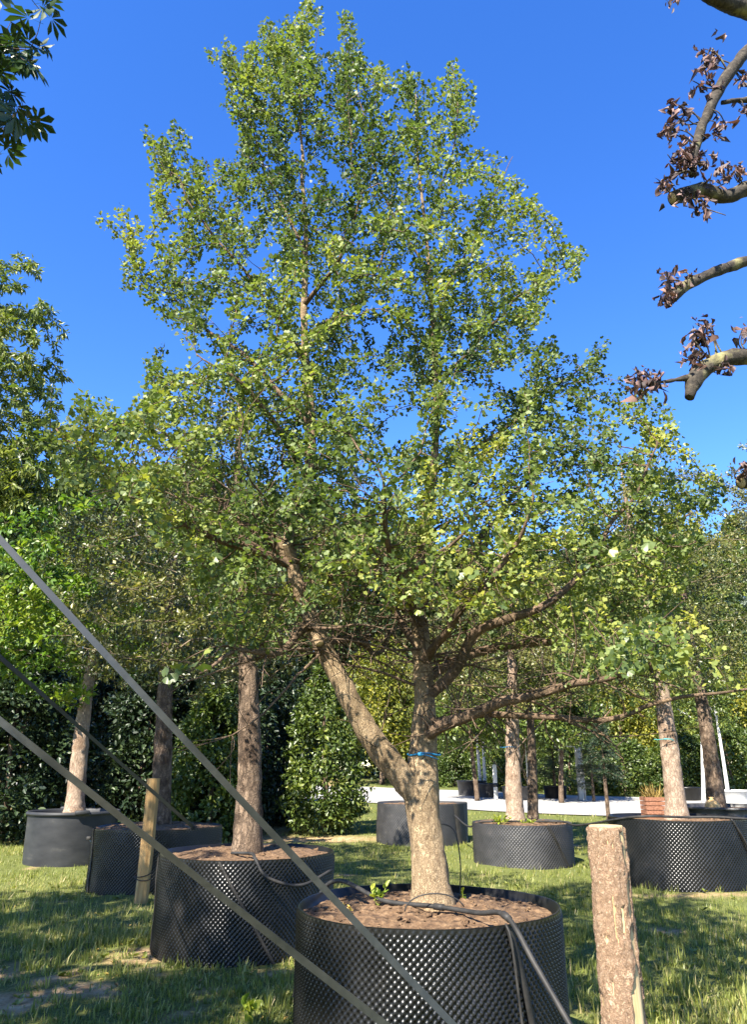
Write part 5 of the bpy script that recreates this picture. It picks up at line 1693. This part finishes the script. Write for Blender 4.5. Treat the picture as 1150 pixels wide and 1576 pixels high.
# ------------------------------------------------------------------ small growth in and around the containers
def sprout(name, label, base, n, h, size, seed, mat='sprout', spread=.05):
    r = np.random.default_rng(seed)
    t = thing(name, label, 'plant', base)
    mb = MB(); st = MB()
    for k in range(max(2, n // 6)):
        a = r.random() * 6.28
        e = np.array((math.cos(a) * spread * r.random(), math.sin(a) * spread * r.random(), h * r.uniform(.5, 1)))
        P = np.linspace((0, 0, -.02), e, 5)
        st.add(*tube(P, .0022, 4))
        m = 6
        f = r.uniform(.3, 1, m)[:, None]
        ax = norm(r.normal(0, .7, (m, 3)) + np.array((0, 0, .5)))
        add_leaves(mb, e * f, ax, norm(r.normal(0, .4, (m, 3)) + np.array((0, 0, 1))), size * r.uniform(.6, 1.2, m), ELM, r.random(m), r)
    st.build('stem', M['sprout'], t)
    mb.build('leaves', M[mat], t, kind='stuff')
x, y, R_, h_ = POTS['main']
sprout('seedling', 'bright yellow-green seedling on the soil left of the ginkgo trunk', (x - .28, y + .02, h_ - .005), 30, .09, .045, 71)
sprout('seedling', 'tiny pale seedling on the soil behind the hose', (x - .43, y - .2, h_ - .02), 12, .05, .028, 72, 'dead')
sprout('seedling', 'small yellow seedling right of the ginkgo trunk', (x + .22, y + .12, h_ - .01), 12, .06, .03, 73)
sprout('wild_shoot', 'leafy wild shoot sprouting from the turf between the ginkgo trunk and the low dusty container', on_ground(738, 9.2), 36, .30, .07, 74, 'sprout', .14)
x6, y6, R6, h6 = POTS['mid']
sprout('rim_weed', 'clump of weeds growing on the rim of the low dusty container', (x6 - .45, y6 - .5, h6 - .02), 60, .14, .07, 75, 'sprout', .3)
sprout('rim_weed', 'weeds at the stem foot in the low dusty container', (x6 + .05, y6 - .5, h6 - .02), 40, .10, .06, 76, 'sprout', .25)
sprout('turf_weed', 'upright broad-leaved weed in the bare earth beside the ginkgo container', on_ground(382, 5.75), 18, .12, .09, 77, 'sprout', .05)

# ------------------------------------------------------------------ low growth filling the far wood, and dry leaves on the earth
def undergrowth():
    r = np.random.default_rng(88)
    n = 20000
    Y = r.uniform(47, 60, n); X = r.uniform(-38, 42, n)
    Z = gz(X, np.minimum(Y, 60)) + 6.5 * r.random(n) ** 1.2 * (.5 + fbm(np.stack([X * .25, Y * .25, 0 * X], -1), 5, 2))
    mb = MB()
    add_leaves(mb, np.stack([X, Y, Z], -1), norm(r.normal(size=(n, 3))), norm(r.normal(0, .5, (n, 3)) + np.array((0, -.4, .7))), r.uniform(.3, .55, n), RHOMB, np.clip(r.normal(.4, .22, n), 0, 1), r)
    tag(mb.build('undergrowth', M['leaf_far']), 'dense green undergrowth below the woodland trees', 'undergrowth', kind='stuff')
    n = 900
    Y = 3.2 + 8 * r.random(n) ** 1.4; X = -r.random(n) ** .8 * .55 * Y + .3
    ok = np.ones(n, bool)
    for (px, py, R, h) in POTS.values(): ok &= (X - px) ** 2 + (Y - py) ** 2 > (R + 0.05) ** 2
    X, Y = X[ok], Y[ok]; n = len(X)
    a = r.random(n) * 6.28
    mb = MB()
    add_leaves(mb, np.stack([X, Y, gz(X, Y) + .012 + .012 * r.random(n)], -1), norm(np.stack([np.cos(a), np.sin(a), r.normal(0, .25, n)], -1)), norm(r.normal(0, .3, (n, 3)) + np.array((0, 0, 1))), r.uniform(.018, .05, n), ELM, r.random(n), r)
    tag(mb.build('leaf_litter', M['dead']), 'dry fallen leaves scattered over the bare earth', 'leaf litter', kind='stuff')
undergrowth()
